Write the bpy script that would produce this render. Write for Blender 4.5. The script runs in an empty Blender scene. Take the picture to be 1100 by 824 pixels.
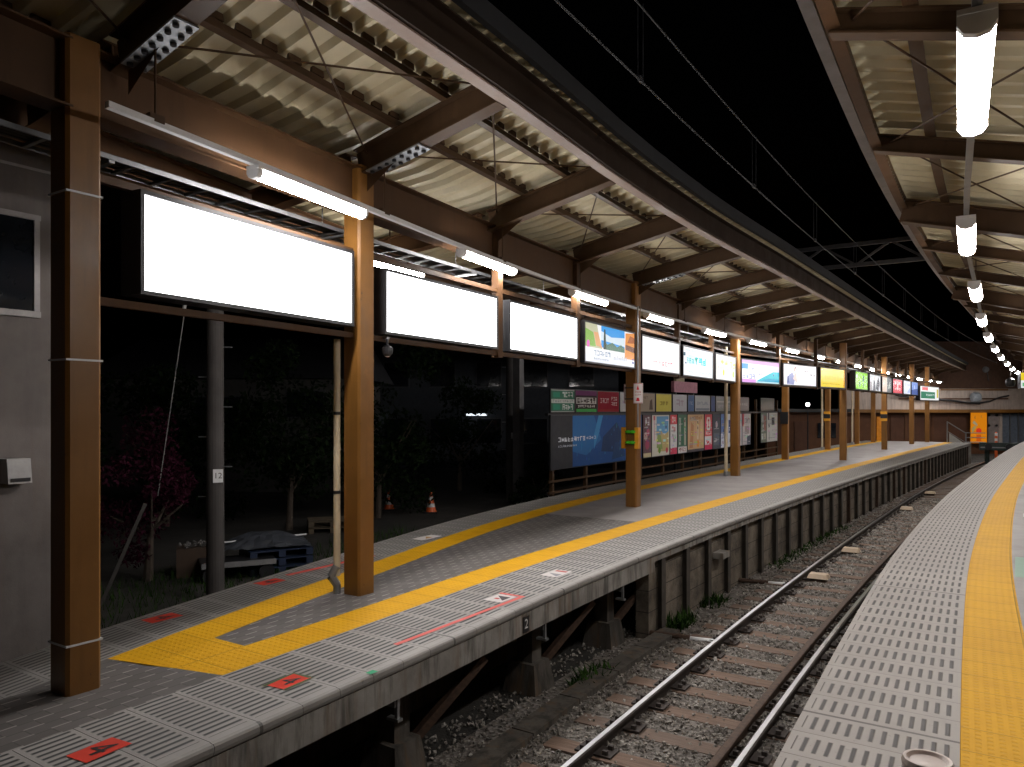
import bpy, bmesh, math, random
import numpy as np
from mathutils import Vector, Matrix

random.seed(7)
rng = np.random.default_rng(11)
SC = bpy.context.scene
COL = SC.collection

# ------------------------------------------------------------------ camera, world, exposure
cam_d = bpy.data.cameras.new('camera')
cam = bpy.data.objects.new('camera', cam_d)
COL.objects.link(cam)
cam.location = (0, 0, 1.75)
cam.rotation_euler = (math.radians(90), 0, 0)
cam_d.sensor_fit = 'HORIZONTAL'
cam_d.sensor_width = 36
cam_d.lens = 820 / 1100 * 36
cam_d.shift_y = 28 / 1100
cam_d.clip_start = 0.05
cam_d.clip_end = 1500
SC.camera = cam

W = bpy.data.worlds.new('World')
SC.world = W
W.use_nodes = True
_nt = W.node_tree
_sky = _nt.nodes.new('ShaderNodeTexSky')
_sky.sky_type = 'NISHITA'
_sky.sun_disc = False
_sky.sun_elevation = math.radians(-4)
_sky.sun_rotation = math.radians(200)
_nt.links.new(_sky.outputs['Color'], _nt.nodes['Background'].inputs['Color'])
_nt.nodes['Background'].inputs['Strength'].default_value = 0.012

SC.view_settings.view_transform = 'Standard'
SC.view_settings.look = 'None'
SC.view_settings.exposure = 0.0
SC.view_settings.gamma = 1.0
SC.view_settings.use_curve_mapping = False
SC.cycles.use_denoising = True
SC.cycles.max_bounces = 6
SC.cycles.diffuse_bounces = 4
SC.cycles.sample_clamp_indirect = 6.0
SC.cycles.caustics_reflective = False
SC.cycles.caustics_refractive = False

LAMP_L = 108.0          # radiance of the tube lamps
BOX_L = 5.0            # radiance of the blank white light boxes
AD_L = .86            # radiance of printed light boxes

# ------------------------------------------------------------------ track frame: s along the track, n to the right
TX, TY = .552, .834


def P(s, n, z=0.0):
    return Vector((s * TX + n * TY, s * TY - n * TX, z))


HEAD = math.atan2(TY, TX)        # world angle of the +s direction


class Curve:
    """smooth curve n(s) through control points, straight beyond its ends"""
    def __init__(self, pts):
        self.x = np.array([p[0] for p in pts], float)
        self.y = np.array([p[1] for p in pts], float)
        self.m = np.gradient(self.y, self.x)

    def __call__(self, s):
        x, y, m = self.x, self.y, self.m
        if s <= x[0]:
            return float(y[0] + m[0] * (s - x[0]))
        if s >= x[-1]:
            return float(y[-1] + m[-1] * (s - x[-1]))
        i = int(np.searchsorted(x, s)) - 1
        h = x[i + 1] - x[i]
        t = (s - x[i]) / h
        return float((2*t**3 - 3*t*t + 1)*y[i] + (t**3 - 2*t*t + t)*h*m[i] + (-2*t**3 + 3*t*t)*y[i+1] + (t**3 - t*t)*h*m[i+1])

    def slope(self, s):
        return (self(s + .05) - self(s - .05)) / .1


TC = Curve([(-8, -1.45), (-3, -1.92), (1, -2.17), (5.7, -2.33), (10, -2.41), (14, -2.41), (20, -2.33), (28.6, -2.08), (38, -1.55), (46, -.9), (52, -.35)])
RE = Curve([(-8, -.15), (-3, -.58), (1, -.84), (3.84, -1.0), (6.8, -1.14), (9.9, -1.24), (13, -1.26), (17, -1.22), (24, -1.0), (34, -.6), (44, -.1), (52, .4)])
LE = Curve([(-8, -2.75), (-3, -3.15), (0, -3.37), (2.41, -3.5), (4.28, -3.58), (6.68, -3.7), (10.3, -3.74), (15, -3.66), (20, -3.48), (32, -2.9), (46.5, -2.06)])
LF = Curve([(-6, -3.2), (-2, -4.5), (0, -5.15), (2.45, -5.87), (3.27, -6.1), (4.57, -6.42), (6.53, -6.85), (8.87, -7.35), (13.7, -7.86), (18, -7.87), (24.5, -7.8), (41.6, -7.44), (48, -7.1)])
BL = Curve([(-6, -3.98), (-2, -4.42), (2.48, -4.92), (5.27, -5.24), (12.72, -5.79), (20.1, -6.1), (28, -5.8), (36, -5.6), (44, -5.3), (52, -4.75), (60, -4.05)])
LL = Curve([(1, -4.3), (4.27, -4.76), (7.4, -5.23), (10.65, -5.57), (14, -5.75), (18, -5.73), (26, -5.5), (34, -5.3), (42, -5.05), (50, -4.6), (58, -4.0)])
EC = Curve([(-6, -2.75), (-2, -3.15), (1, -3.36), (3.48, -3.48), (5.32, -3.58), (7.59, -3.75), (10.07, -3.84), (14.74, -3.78), (22.83, -3.7), (36, -3.5), (49, -3.2), (60, -2.8)])
RL = Curve([(-5, .35), (0, .08), (4, -.15), (5.45, -.23), (8.14, -.39), (9.94, -.46), (12.4, -.5), (18, -.58), (23, -.57), (30, -.45), (38, -.2), (50, .35)])


def LEC(s):                       # left eave of the island canopy
    return LF(s) - .3 if s < 24 else LF(24) - .3 + (s - 24) * .02


def off(f, d):
    return lambda s: f(s) + d


# ------------------------------------------------------------------ object helpers
def link(o, parent=None):
    COL.objects.link(o)
    if parent is not None:
        o.parent = parent
    return o


def tag(o, label=None, cat=None, group=None, kind=None):
    if label: o['label'] = label
    if cat: o['category'] = cat
    if group: o['group'] = group
    if kind: o['kind'] = kind
    return o


def empty(name, loc=(0, 0, 0), rz=0.0):
    o = bpy.data.objects.new(name, None)
    o.location = loc
    o.rotation_euler = (0, 0, rz)
    o.empty_display_size = .2
    return link(o)


def thing(name, label, cat, loc=(0, 0, 0), rz=0.0, group=None):
    return tag(empty(name, loc, rz), label, cat, group)


class MB:
    def __init__(self):
        self.v, self.f, self.uv, self.c, self.mi = [], [], [], [], []
        self.has_uv = self.has_c = False

    def face(self, pts, uv=None, col=None, mi=0):
        b = len(self.v)
        self.v.extend([tuple(p) for p in pts])
        self.f.append(tuple(range(b, b + len(pts))))
        if uv: self.has_uv = True
        if col is not None: self.has_c = True
        self.uv.append(uv or [(0, 0)] * len(pts))
        self.c.append(col or (1, 1, 1))
        self.mi.append(mi)
        return self

    def hexa(self, q, mi=0, col=None):
        """q: 8 points, bottom ring 0-3 counter-clockwise, top ring 4-7"""
        for a in ((3, 2, 1, 0), (4, 5, 6, 7), (0, 1, 5, 4), (1, 2, 6, 5), (2, 3, 7, 6), (3, 0, 4, 7)):
            self.face([q[i] for i in a], mi=mi, col=col)
        return self

    def box(self, x0, y0, z0, x1, y1, z1, mi=0, col=None):
        return self.hexa([(x0, y0, z0), (x1, y0, z0), (x1, y1, z0), (x0, y1, z0), (x0, y0, z1), (x1, y0, z1), (x1, y1, z1), (x0, y1, z1)], mi, col)

    def bar(self, A, B, w, h, up=(0, 0, 1), mi=0):
        A, B, up = Vector(A), Vector(B), Vector(up)
        d = (B - A).normalized()
        if abs(d.dot(up)) > .99: up = Vector((TX, TY, 0))
        r = d.cross(up).normalized()
        u = r.cross(d).normalized()
        r, u = r * w / 2, u * h / 2
        q = [A - r - u, A + r - u, B + r - u, B - r - u, A - r + u, A + r + u, B + r + u, B - r + u]
        return self.hexa(q, mi)

    def tube(self, A, B, r0, r1=None, seg=8, mi=0, cap=True):
        A, B = Vector(A), Vector(B)
        r1 = r0 if r1 is None else r1
        d = (B - A).normalized()
        x = d.orthogonal().normalized()
        y = d.cross(x)
        ra = [A + (x * math.cos(2*math.pi*k/seg) + y * math.sin(2*math.pi*k/seg)) * r0 for k in range(seg)]
        rb = [B + (x * math.cos(2*math.pi*k/seg) + y * math.sin(2*math.pi*k/seg)) * r1 for k in range(seg)]
        for k in range(seg):
            j = (k + 1) % seg
            self.face([ra[k], ra[j], rb[j], rb[k]], mi=mi)
        if cap:
            self.face(ra[::-1], mi=mi)
            self.face(rb, mi=mi)
        return self

    def path(self, pts, r, seg=6, mi=0):
        for a, b in zip(pts[:-1], pts[1:]):
            self.tube(a, b, r, seg=seg, mi=mi)
        return self

    def lathe(self, prof, seg=20, cx=0, cy=0, mi=0):
        for (r0, z0), (r1, z1) in zip(prof[:-1], prof[1:]):
            for k in range(seg):
                a, b = 2*math.pi*k/seg, 2*math.pi*(k+1)/seg
                q = [(cx+r0*math.cos(a), cy+r0*math.sin(a), z0), (cx+r0*math.cos(b), cy+r0*math.sin(b), z0), (cx+r1*math.cos(b), cy+r1*math.sin(b), z1), (cx+r1*math.cos(a), cy+r1*math.sin(a), z1)]
                if r0 < 1e-6: q = [q[0], q[2], q[3]]
                elif r1 < 1e-6: q = q[:3]
                self.face(q, mi=mi)
        return self

    def sweep(self, fn, s0, s1, na, nb, za, zb, step=1.0, mi=0):
        """rectangular bar following the curve fn(s) between offsets na..nb and heights za..zb (heights may be functions of s)"""
        k = max(1, int(math.ceil((s1 - s0) / step)))
        S = [s0 + (s1 - s0) * i / k for i in range(k + 1)]
        Za = za if callable(za) else (lambda s: za)
        Zb = zb if callable(zb) else (lambda s: zb)
        rings = [[P(s, fn(s) + na, Za(s)), P(s, fn(s) + nb, Za(s)), P(s, fn(s) + nb, Zb(s)), P(s, fn(s) + na, Zb(s))] for s in S]
        for i in range(k):
            A, B = rings[i], rings[i + 1]
            for a in range(4):
                b = (a + 1) % 4
                u0, u1 = S[i], S[i + 1]
                self.face([A[a], A[b], B[b], B[a]], uv=[(u0, a * .3), (u0, a * .3 + .3), (u1, a * .3 + .3), (u1, a * .3)], mi=mi)
        self.face(rings[0][::-1], mi=mi)
        self.face(rings[-1], mi=mi)
        return self

    def ibeam(self, A, B, depth, width, t=.014, mi=0):
        A, B = Vector(A), Vector(B)
        z = Vector((0, 0, depth / 2 - t / 2))
        self.bar(A - z, B - z, width, t, mi=mi)
        self.bar(A + z, B + z, width, t, mi=mi)
        self.bar(A, B, t, depth - 2 * t, mi=mi)
        return self

    def build(self, name, mats, parent=None, smooth=False, merge=False):
        me = bpy.data.meshes.new(name)
        me.from_pydata(self.v, [], self.f)
        if not isinstance(mats, (list, tuple)): mats = [mats]
        for m in mats: me.materials.append(m)
        me.polygons.foreach_set('material_index', np.array(self.mi, dtype=np.int32))
        if self.has_uv:
            L = me.uv_layers.new(name='UVMap')
            L.data.foreach_set('uv', np.array([c for f in self.uv for c in f], dtype=np.float32).ravel())
        if self.has_c:
            ca = me.color_attributes.new('print', 'FLOAT_COLOR', 'CORNER')
            buf = []
            for f, c in zip(self.f, self.c):
                buf.extend([(c[0], c[1], c[2], 1.0)] * len(f))
            ca.data.foreach_set('color', np.array(buf, dtype=np.float32).ravel())
        bm = bmesh.new()
        bm.from_mesh(me)
        if merge:
            bmesh.ops.remove_doubles(bm, verts=bm.verts, dist=1e-5)
        bmesh.ops.recalc_face_normals(bm, faces=bm.faces)
        bm.to_mesh(me)
        bm.free()
        if smooth:
            me.polygons.foreach_set('use_smooth', [True] * len(me.polygons))
        return link(bpy.data.objects.new(name, me), parent)


def bevel(o, w=.01, seg=2):
    m = o.modifiers.new('bevel', 'BEVEL')
    m.width = w
    m.segments = seg
    m.limit_method = 'ANGLE'
    m.angle_limit = math.radians(50)
    return o


# ------------------------------------------------------------------ materials
class NT:
    def __init__(self, name):
        self.m = bpy.data.materials.new(name)
        self.m.use_nodes = True
        self.t = self.m.node_tree
        self.b = self.t.nodes['Principled BSDF']

    def n(self, kind, **kw):
        o = self.t.nodes.new(kind)
        for k, v in kw.items():
            setattr(o, k, v)
        return o

    def l(self, a, b):
        self.t.links.new(a, b)

    def val(self, sock, x):
        if isinstance(x, (int, float)): sock.default_value = x
        elif isinstance(x, (tuple, list)): sock.default_value = (*x, 1) if len(x) == 3 else x
        else: self.l(x, sock)

    def math(self, op, a, b=0.0, c=None):
        o = self.n('ShaderNodeMath', operation=op)
        self.val(o.inputs[0], a)
        self.val(o.inputs[1], b)
        if c is not None: self.val(o.inputs[2], c)
        return o.outputs[0]

    def mix(self, f, a, b):
        o = self.n('ShaderNodeMix', data_type='RGBA')
        self.val(o.inputs['Factor'], f)
        self.val(o.inputs[6], a)
        self.val(o.inputs[7], b)
        return o.outputs[2]

    def noise(self, scale, detail=4, rough=.55, vec=None, dist=0.0):
        o = self.n('ShaderNodeTexNoise')
        o.inputs['Scale'].default_value = scale
        o.inputs['Detail'].default_value = detail
        o.inputs['Roughness'].default_value = rough
        o.inputs['Distortion'].default_value = dist
        if vec is not None: self.l(vec, o.inputs['Vector'])
        return o.outputs['Fac']

    def ramp(self, f, lo, hi):
        o = self.n('ShaderNodeMapRange')
        o.clamp = True
        self.val(o.inputs['Value'], f)
        o.inputs['From Min'].default_value = lo
        o.inputs['From Max'].default_value = hi
        return o.outputs['Result']

    def pos(self):
        return self.n('ShaderNodeNewGeometry').outputs['Position']

    def objc(self):
        return self.n('ShaderNodeTexCoord').outputs['Object']

    def uv(self):
        o = self.n('ShaderNodeUVMap')
        s = self.n('ShaderNodeSeparateXYZ')
        self.l(o.outputs['UV'], s.inputs[0])
        return s.outputs[0], s.outputs[1], o.outputs['UV']

    def bump(self, h, strength=.3, dist=.01):
        o = self.n('ShaderNodeBump')
        o.inputs['Strength'].default_value = strength
        o.inputs['Distance'].default_value = dist
        self.l(h, o.inputs['Height'])
        self.l(o.outputs['Normal'], self.b.inputs['Normal'])

    def out(self, color=None, rough=None, metal=None, spec=None):
        if color is not None: self.val(self.b.inputs['Base Color'], color)
        if rough is not None: self.val(self.b.inputs['Roughness'], rough)
        if metal is not None: self.val(self.b.inputs['Metallic'], metal)
        if spec is not None: self.val(self.b.inputs['Specular IOR Level'], spec)
        return self.m


def simple(name, col, rough=.5, metal=0.0, var=.18, scale=6.0, bump=0.0):
    t = NT(name)
    f = t.noise(scale, 5, .6, t.pos())
    lo = tuple(c * (1 - var) for c in col)
    hi = tuple(min(1, c * (1 + var)) for c in col)
    m = t.out(t.mix(t.ramp(f, .3, .7), lo, hi), rough, metal)
    if bump: t.bump(f, bump, .01)
    return m


def m_paint(name, col, rough=.42, spec=.4):
    """painted steel: slight grime streaks and worn gloss"""
    t = NT(name)
    p = t.pos()
    mp = t.n('ShaderNodeMapping')
    t.l(p, mp.inputs['Vector'])
    mp.inputs['Scale'].default_value = (14, 14, 1.2)
    streak = t.ramp(t.noise(1.0, 4, .6, mp.outputs['Vector']), .52, .75)
    big = t.ramp(t.noise(2.2, 5, .6, p), .35, .7)
    c = t.mix(big, tuple(x * .86 for x in col), tuple(x * 1.1 for x in col))
    c = t.mix(t.math('MULTIPLY', streak, .35), c, tuple(x * .5 for x in col))
    chip = t.ramp(t.noise(9, 8, .72, p), .655, .68)
    c = t.mix(t.math('MULTIPLY', chip, .7), c, (.05, .03, .02))
    rub = t.ramp(t.noise(3.2, 9, .75, p), .60, .66)
    c = t.mix(t.math('MULTIPLY', rub, .22), c, tuple(min(1, x * 1.7 + .002) for x in col))
    t.bump(t.noise(40, 3, .5, p), .05, .004)
    return t.out(c, t.math('MULTIPLY_ADD', big, .18, rough - .08), spec=spec)


def emis(name, col, strength):
    t = NT(name)
    t.b.inputs['Emission Color'].default_value = (*col, 1)
    t.b.inputs['Emission Strength'].default_value = strength
    return t.out(tuple(.8 * c for c in col), .35)


def m_print(name, lit=0.0, rough=.4):
    t = NT(name)
    a = t.n('ShaderNodeVertexColor', layer_name='print')
    if lit:
        t.l(a.outputs['Color'], t.b.inputs['Emission Color'])
        t.b.inputs['Emission Strength'].default_value = lit
        return t.out(t.mix(.85, a.outputs['Color'], (0, 0, 0)), .25)
    f = t.ramp(t.noise(5, 5, .6, t.pos()), .3, .75)
    t.b.inputs['Specular IOR Level'].default_value = .5 if rough < .2 else .15
    return t.out(t.mix(t.math('MULTIPLY', f, .10), a.outputs['Color'], (.16, .15, .14)), rough)


BROWN = m_paint('ochre_brown_paint', (.225, .100, .021))
BEAMBR = m_paint('beam_brown_paint', (.078, .038, .016), .55, .2)
FLANGE = m_paint('lamplit_flange', (.24, .17, .13), .5, .3)  # paler than the beam: lamp light on its underside put into the colour
DKBROWN = m_paint('dark_brown_paint', (.075, .041, .02), .5, .2)
EAVEBR = m_paint('eave_brown_paint', (.03, .018, .011), .6, .12)
BLACK = simple('black_enamel', (.018, .018, .02), .38)
GREYM = simple('grey_metal', (.32, .33, .34), .4, .7, .12)
WHITEM = simple('white_enamel', (.72, .72, .72), .4, 0, .08)
BEIGE = simple('beige_pipe', (.62, .52, .36), .45, 0, .12)
CAPM = simple('lamp_cap', (.78, .75, .73), .45, 0, .06)
CREAM = NT('cream_roof_sheet')
_f = CREAM.noise(1.6, 5, .65, CREAM.pos())
CREAM = CREAM.out(CREAM.mix(CREAM.ramp(_f, .3, .72), (.56, .49, .315), (.72, .64, .44)), .5)
LAMPM = emis('tube_glow', (1.0, .955, .93), LAMP_L)
LAMPR = emis('tube_glow_right', (1.0, .955, .93), LAMP_L * .74)
BOXM = emis('white_box_glow', (.96, .97, 1.0), BOX_L)
ADLIT = m_print('backlit_print', AD_L)
PRINT = m_print('poster_print', 0, .55)
PRINTG = m_print('glossy_board_print', 0, .1)
STICK = m_print('sticker_print', 0, .6)
RUST = NT('rusty_rail_steel')
_f = RUST.noise(22, 6, .65, RUST.pos())
RUST.bump(_f, .3, .004)
RUST = RUST.out(RUST.mix(RUST.ramp(_f, .3, .7), (.045, .028, .02), (.12, .07, .045)), .65, .2)
RAILTOP = simple('polished_rail_head', (.6, .6, .62), .31, 1.0, .0, 3)
WOOD = NT('weathered_sleeper_wood')
_mp = WOOD.n('ShaderNodeMapping')
WOOD.l(WOOD.objc(), _mp.inputs['Vector'])
_mp.inputs['Scale'].default_value = (26, 1.6, 26)
_f = WOOD.noise(1.4, 6, .65, _mp.outputs['Vector'])
_inf = WOOD.n('ShaderNodeObjectInfo').outputs['Random']
_c = WOOD.mix(WOOD.ramp(_f, .32, .68), (.095, .060, .042), (.23, .150, .108))
WOOD.bump(_f, .55, .01)
WOOD = WOOD.out(WOOD.mix(WOOD.math('MULTIPLY', _inf, .6), _c, (.14, .105, .085)), .85)


def m_concrete(name, lo, hi, streaks=.5):
    t = NT(name)
    p = t.pos()
    a = t.ramp(t.noise(3.0, 6, .62, p), .3, .7)
    mp = t.n('ShaderNodeMapping')
    t.l(p, mp.inputs['Vector'])
    mp.inputs['Scale'].default_value = (7, 7, .8)
    st = t.ramp(t.noise(1.0, 6, .7, mp.outputs['Vector']), .47, .62)
    rs = t.ramp(t.noise(.9, 4, .6, mp.outputs['Vector'], .4), .53, .68)
    c = t.mix(a, lo, hi)
    c = t.mix(t.math('MULTIPLY', st, streaks), c, tuple(x * .3 for x in lo))
    c = t.mix(t.math('MULTIPLY', rs, streaks * .8), c, (.15, .085, .04))
    h = t.noise(60, 4, .6, p)
    t.bump(h, .25, .006)
    return t.out(c, .88)


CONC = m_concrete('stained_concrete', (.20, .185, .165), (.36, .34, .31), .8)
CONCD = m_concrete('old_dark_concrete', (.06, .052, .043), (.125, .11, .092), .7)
PLASTER = m_concrete('grey_plaster', (.135, .117, .108), (.18, .158, .147), .12)
FARWHITE = m_concrete('pale_wall_panel', (.50, .415, .36), (.60, .505, .44), .25)
FARBROWN = m_paint('brown_wall_panel', (.135, .060, .030), .6, .2)
SHUTTER = m_paint('brown_shutter', (.12, .056, .034), .55, .2)

GROUND = NT('dirt_ground')
_f = GROUND.noise(1.1, 8, .65, GROUND.pos())
_g = GROUND.noise(38, 4, .7, GROUND.pos())
GROUND.bump(_g, .8, .03)
GROUND = GROUND.out(GROUND.mix(GROUND.ramp(_f, .35, .7), (.02, .018, .015), (.05, .045, .038)), .95)
BALL = NT('ballast_bed')
_v = BALL.n('ShaderNodeTexVoronoi')
_v.inputs['Scale'].default_value = 22
BALL.l(BALL.pos(), _v.inputs['Vector'])
_f = BALL.noise(1.4, 5, .6, BALL.pos())
_c = BALL.mix(_v.outputs['Color'], (.08, .07, .06), (.27, .245, .22))
BALL.bump(_v.outputs['Distance'], .9, .03)
BALL = BALL.out(BALL.mix(BALL.math('MULTIPLY', BALL.ramp(_f, .4, .7), .6), _c, (.07, .05, .038)), .9)
STONE = NT('ballast_stone')
_v = STONE.n('ShaderNodeTexVoronoi')
_v.inputs['Scale'].default_value = 17
STONE.l(STONE.pos(), _v.inputs['Vector'])
_f = STONE.noise(1.2, 5, .6, STONE.pos())
_s = STONE.n('ShaderNodeSeparateColor')
STONE.l(_v.outputs['Color'], _s.inputs[0])
_c = STONE.mix(_s.outputs[0], (.065, .056, .048), (.46, .43, .385))
STONE = STONE.out(STONE.mix(STONE.math('MULTIPLY', STONE.ramp(_f, .46, .72), .5), _c, (.13, .10, .08)), .85)


def m_slots(name, lo, hi, slot_col, pitch_u, len_u, pitch_v, wid_v, v0, v1, joint_u, smooth=.03):
    t = NT(name)
    u, v, uvv = t.uv()
    fu = t.math('ABSOLUTE', t.math('SUBTRACT', t.math('FRACT', t.math('DIVIDE', u, pitch_u)), .5))
    fv = t.math('ABSOLUTE', t.math('SUBTRACT', t.math('FRACT', t.math('DIVIDE', v, pitch_v)), .5))
    a = t.ramp(fu, len_u / pitch_u / 2 + .02, len_u / pitch_u / 2 - .02)
    b = t.ramp(fv, wid_v / pitch_v / 2 + .06, wid_v / pitch_v / 2 - .06)
    inn = t.math('MULTIPLY', t.math('GREATER_THAN', v, v0), t.math('LESS_THAN', v, v1))
    slot = t.math('MULTIPLY', t.math('MULTIPLY', a, b), inn)
    joint = t.ramp(fu, .488, .497)
    big = t.math('ABSOLUTE', t.math('SUBTRACT', t.math('FRACT', t.math('DIVIDE', u, joint_u)), .5))
    joint2 = t.math('GREATER_THAN', big, .5 - .012 / joint_u)
    j = t.math('MAXIMUM', joint, joint2)
    # every panel a slightly different tone, stains on top
    cell = t.n('ShaderNodeTexWhiteNoise', noise_dimensions='1D')
    t.l(t.math('FLOOR', t.math('ADD', t.math('DIVIDE', u, pitch_u), 0.0)), cell.inputs['W'])
    tone = t.math('MULTIPLY_ADD', cell.outputs['Value'], .35, t.math('MULTIPLY', t.ramp(t.noise(2.4, 6, .65, t.pos()), .3, .72), .65))
    c = t.mix(tone, lo, hi)
    spots = t.ramp(t.noise(24, 3, .6, t.pos()), .64, .72)
    c = t.mix(t.math('MULTIPLY', spots, .35), c, tuple(x * .45 for x in lo))
    c = t.mix(t.math('MULTIPLY', j, .75), c, (.05, .047, .043))
    c = t.mix(slot, c, slot_col)
    t.bump(t.math('SUBTRACT', 1.0, t.math('MAXIMUM', slot, j)), .6, .008)
    return t.out(c, t.math('MULTIPLY_ADD', tone, .2, .5))


SLOT_L = m_slots('slotted_edge_panel', (.26, .243, .228), (.40, .38, .358), (.04, .042, .04), .31, .25, .0555, .022, .09, .82, 5.58)
SLOT_N = m_slots('panel_nosing', (.20, .187, .172), (.34, .322, .30), (.04, .04, .04), .31, .25, .0555, .022, 5, 6, 1.86)
SLOT_F = m_slots('slotted_far_panel', (.21, .197, .185), (.33, .315, .298), (.06, .056, .052), .31, .25, .0555, .022, .03, .64, 5.58)
SLOT_R = m_slots('slotted_edge_panel_warm', (.32, .292, .268), (.435, .402, .373), (.085, .079, .077), .31, .185, .0585, .021, .035, .765, 3.72)


def m_tactile(name):
    t = NT(name)
    u, v, uvv = t.uv()

    def cell(x, p):
        return t.math('ABSOLUTE', t.math('SUBTRACT', t.math('FRACT', t.math('DIVIDE', x, p)), .5))
    du, dv = cell(u, .055), cell(v, .055)
    d = t.math('SQRT', t.math('ADD', t.math('MULTIPLY', du, du), t.math('MULTIPLY', dv, dv)))
    dot = t.ramp(d, .30, .18)
    ju, jv = t.ramp(cell(u, .33), .486, .495), t.ramp(cell(v, .39), .488, .496)
    j = t.math('MAXIMUM', ju, jv)
    w = t.n('ShaderNodeTexWhiteNoise', noise_dimensions='1D')
    t.l(t.math('FLOOR', t.math('DIVIDE', u, .33)), w.inputs['W'])
    g = t.math('MULTIPLY_ADD', w.outputs['Value'], .35, t.math('MULTIPLY', t.ramp(t.noise(5, 6, .65, t.pos()), .35, .75), .6))
    c = t.mix(g, (.76, .40, .005), (.63, .315, .004))
    c = t.mix(t.math('MULTIPLY', dot, .18), c, (.45, .22, .015))
    dirt = t.ramp(t.noise(16, 5, .7, t.pos()), .6, .74)
    c = t.mix(t.math('MULTIPLY', dirt, .22), c, (.32, .19, .04))
    c = t.mix(t.math('MULTIPLY', j, .55), c, (.16, .10, .03))
    t.bump(t.math('SUBTRACT', dot, j), .55, .006)
    return t.out(c, .6, spec=.25)


TACT = m_tactile('yellow_tactile')

PAVE = NT('block_paving')
_u, _v2, _uv = PAVE.uv()
_bk = PAVE.n('ShaderNodeTexBrick')
PAVE.l(_uv, _bk.inputs['Vector'])
_bk.inputs['Scale'].default_value = 1.0
_bk.inputs['Brick Width'].default_value = .20
_bk.inputs['Row Height'].default_value = .10
_bk.inputs['Mortar Size'].default_value = .004
_bk.inputs['Color1'].default_value = (.105, .096, .09, 1)
_bk.inputs['Color2'].default_value = (.15, .138, .13, 1)
_bk.inputs['Mortar'].default_value = (.07, .065, .06, 1)
# worn pale joints on the alternate rows of blocks
_row = PAVE.math('FRACT', PAVE.math('DIVIDE', _v2, .10))
_sh = PAVE.math('MULTIPLY', PAVE.math('FLOOR', PAVE.math('DIVIDE', _v2, .10)), .5)
_col = PAVE.math('FRACT', PAVE.math('ADD', PAVE.math('DIVIDE', _u, .20), _sh))
_dash = PAVE.math('MULTIPLY', PAVE.math('LESS_THAN', _row, .15), PAVE.math('LESS_THAN', _col, .55))
_rn = PAVE.ramp(PAVE.noise(4, 5, .6, PAVE.pos()), .3, .6)
_c = PAVE.mix(PAVE.math('MULTIPLY', _dash, PAVE.math('MULTIPLY_ADD', _rn, .5, .4)), _bk.outputs['Color'], (.42, .39, .365))
_stain = PAVE.ramp(PAVE.noise(1.3, 6, .65, PAVE.pos()), .4, .72)
PAVE.bump(_bk.outputs['Fac'], -.35, .006)
PAVE = PAVE.out(PAVE.mix(PAVE.math('MULTIPLY', _stain, .45), _c, (.085, .078, .074)), .6)
ASPH = NT('grey_platform_asphalt')
_f = ASPH.noise(1.2, 6, .65, ASPH.pos())
_g = ASPH.noise(90, 3, .6, ASPH.pos())
ASPH.bump(_g, .25, .004)
ASPH = ASPH.out(ASPH.mix(ASPH.ramp(_f, .35, .7), (.21, .192, .186), (.33, .308, .298)), .5)

BARK = simple('bark', (.06, .045, .033), .9, 0, .3, 9, .4)


def m_leaf(name, a, b):
    t = NT(name)
    r = t.n('ShaderNodeNewGeometry').outputs['Random Per Island']
    return t.out(t.mix(r, a, b), .85, spec=.08)


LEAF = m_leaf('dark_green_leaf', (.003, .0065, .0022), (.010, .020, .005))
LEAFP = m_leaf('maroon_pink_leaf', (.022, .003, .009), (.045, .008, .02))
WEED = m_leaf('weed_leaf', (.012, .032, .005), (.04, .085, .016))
WINDOW = simple('dark_window_glass', (.012, .014, .018), .06, 0, .1)
# ------------------------------------------------------------------ ground
g = MB()
N_ = 24
for i in range(N_):
    for j in range(N_):
        x0, x1 = -300 + 700 * i / N_, -300 + 700 * (i + 1) / N_
        y0, y1 = -150 + 700 * j / N_, -150 + 700 * (j + 1) / N_
        g.face([(x0, y0, -1.16), (x1, y0, -1.16), (x1, y1, -1.16), (x0, y1, -1.16)])
tag(g.build('ground', GROUND, merge=True), kind='structure')

# ballast bed: a low mound under the rails
g = MB()
S = [x * .5 for x in range(-16, 97)]
prof = [(-1.75, -1.155), (-1.35, -1.125), (-.95, -1.075), (0, -1.068), (.95, -1.075), (1.3, -1.12), (1.6, -1.155)]
for a, b in zip(S[:-1], S[1:]):
    for (o0, z0), (o1, z1) in zip(prof[:-1], prof[1:]):
        g.face([P(a, TC(a)+o0, z0), P(a, TC(a)+o1, z1), P(b, TC(b)+o1, z1), P(b, TC(b)+o0, z0)])
tag(g.build('ballast', BALL, merge=True), kind='structure')

# loose stones, one uncountable mass
ico = bmesh.new()
bmesh.ops.create_icosphere(ico, subdivisions=1, radius=1)
iv = np.array([v.co[:] for v in ico.verts]); if_ = np.array([[v.index for v in f.verts] for f in ico.faces]); ico.free()
# a coarser stone: drop to an octahedron-like shape for far stones
ov = np.array([(1, 0, 0), (-1, 0, 0), (0, 1, 0), (0, -1, 0), (0, 0, 1), (0, 0, -1)], float)
of = np.array([(0, 2, 4), (2, 1, 4), (1, 3, 4), (3, 0, 4), (2, 0, 5), (1, 2, 5), (3, 1, 5), (0, 3, 5)])


def bed_z(o):
    return float(np.interp(o, [p[0] for p in prof], [p[1] for p in prof]))


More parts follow.
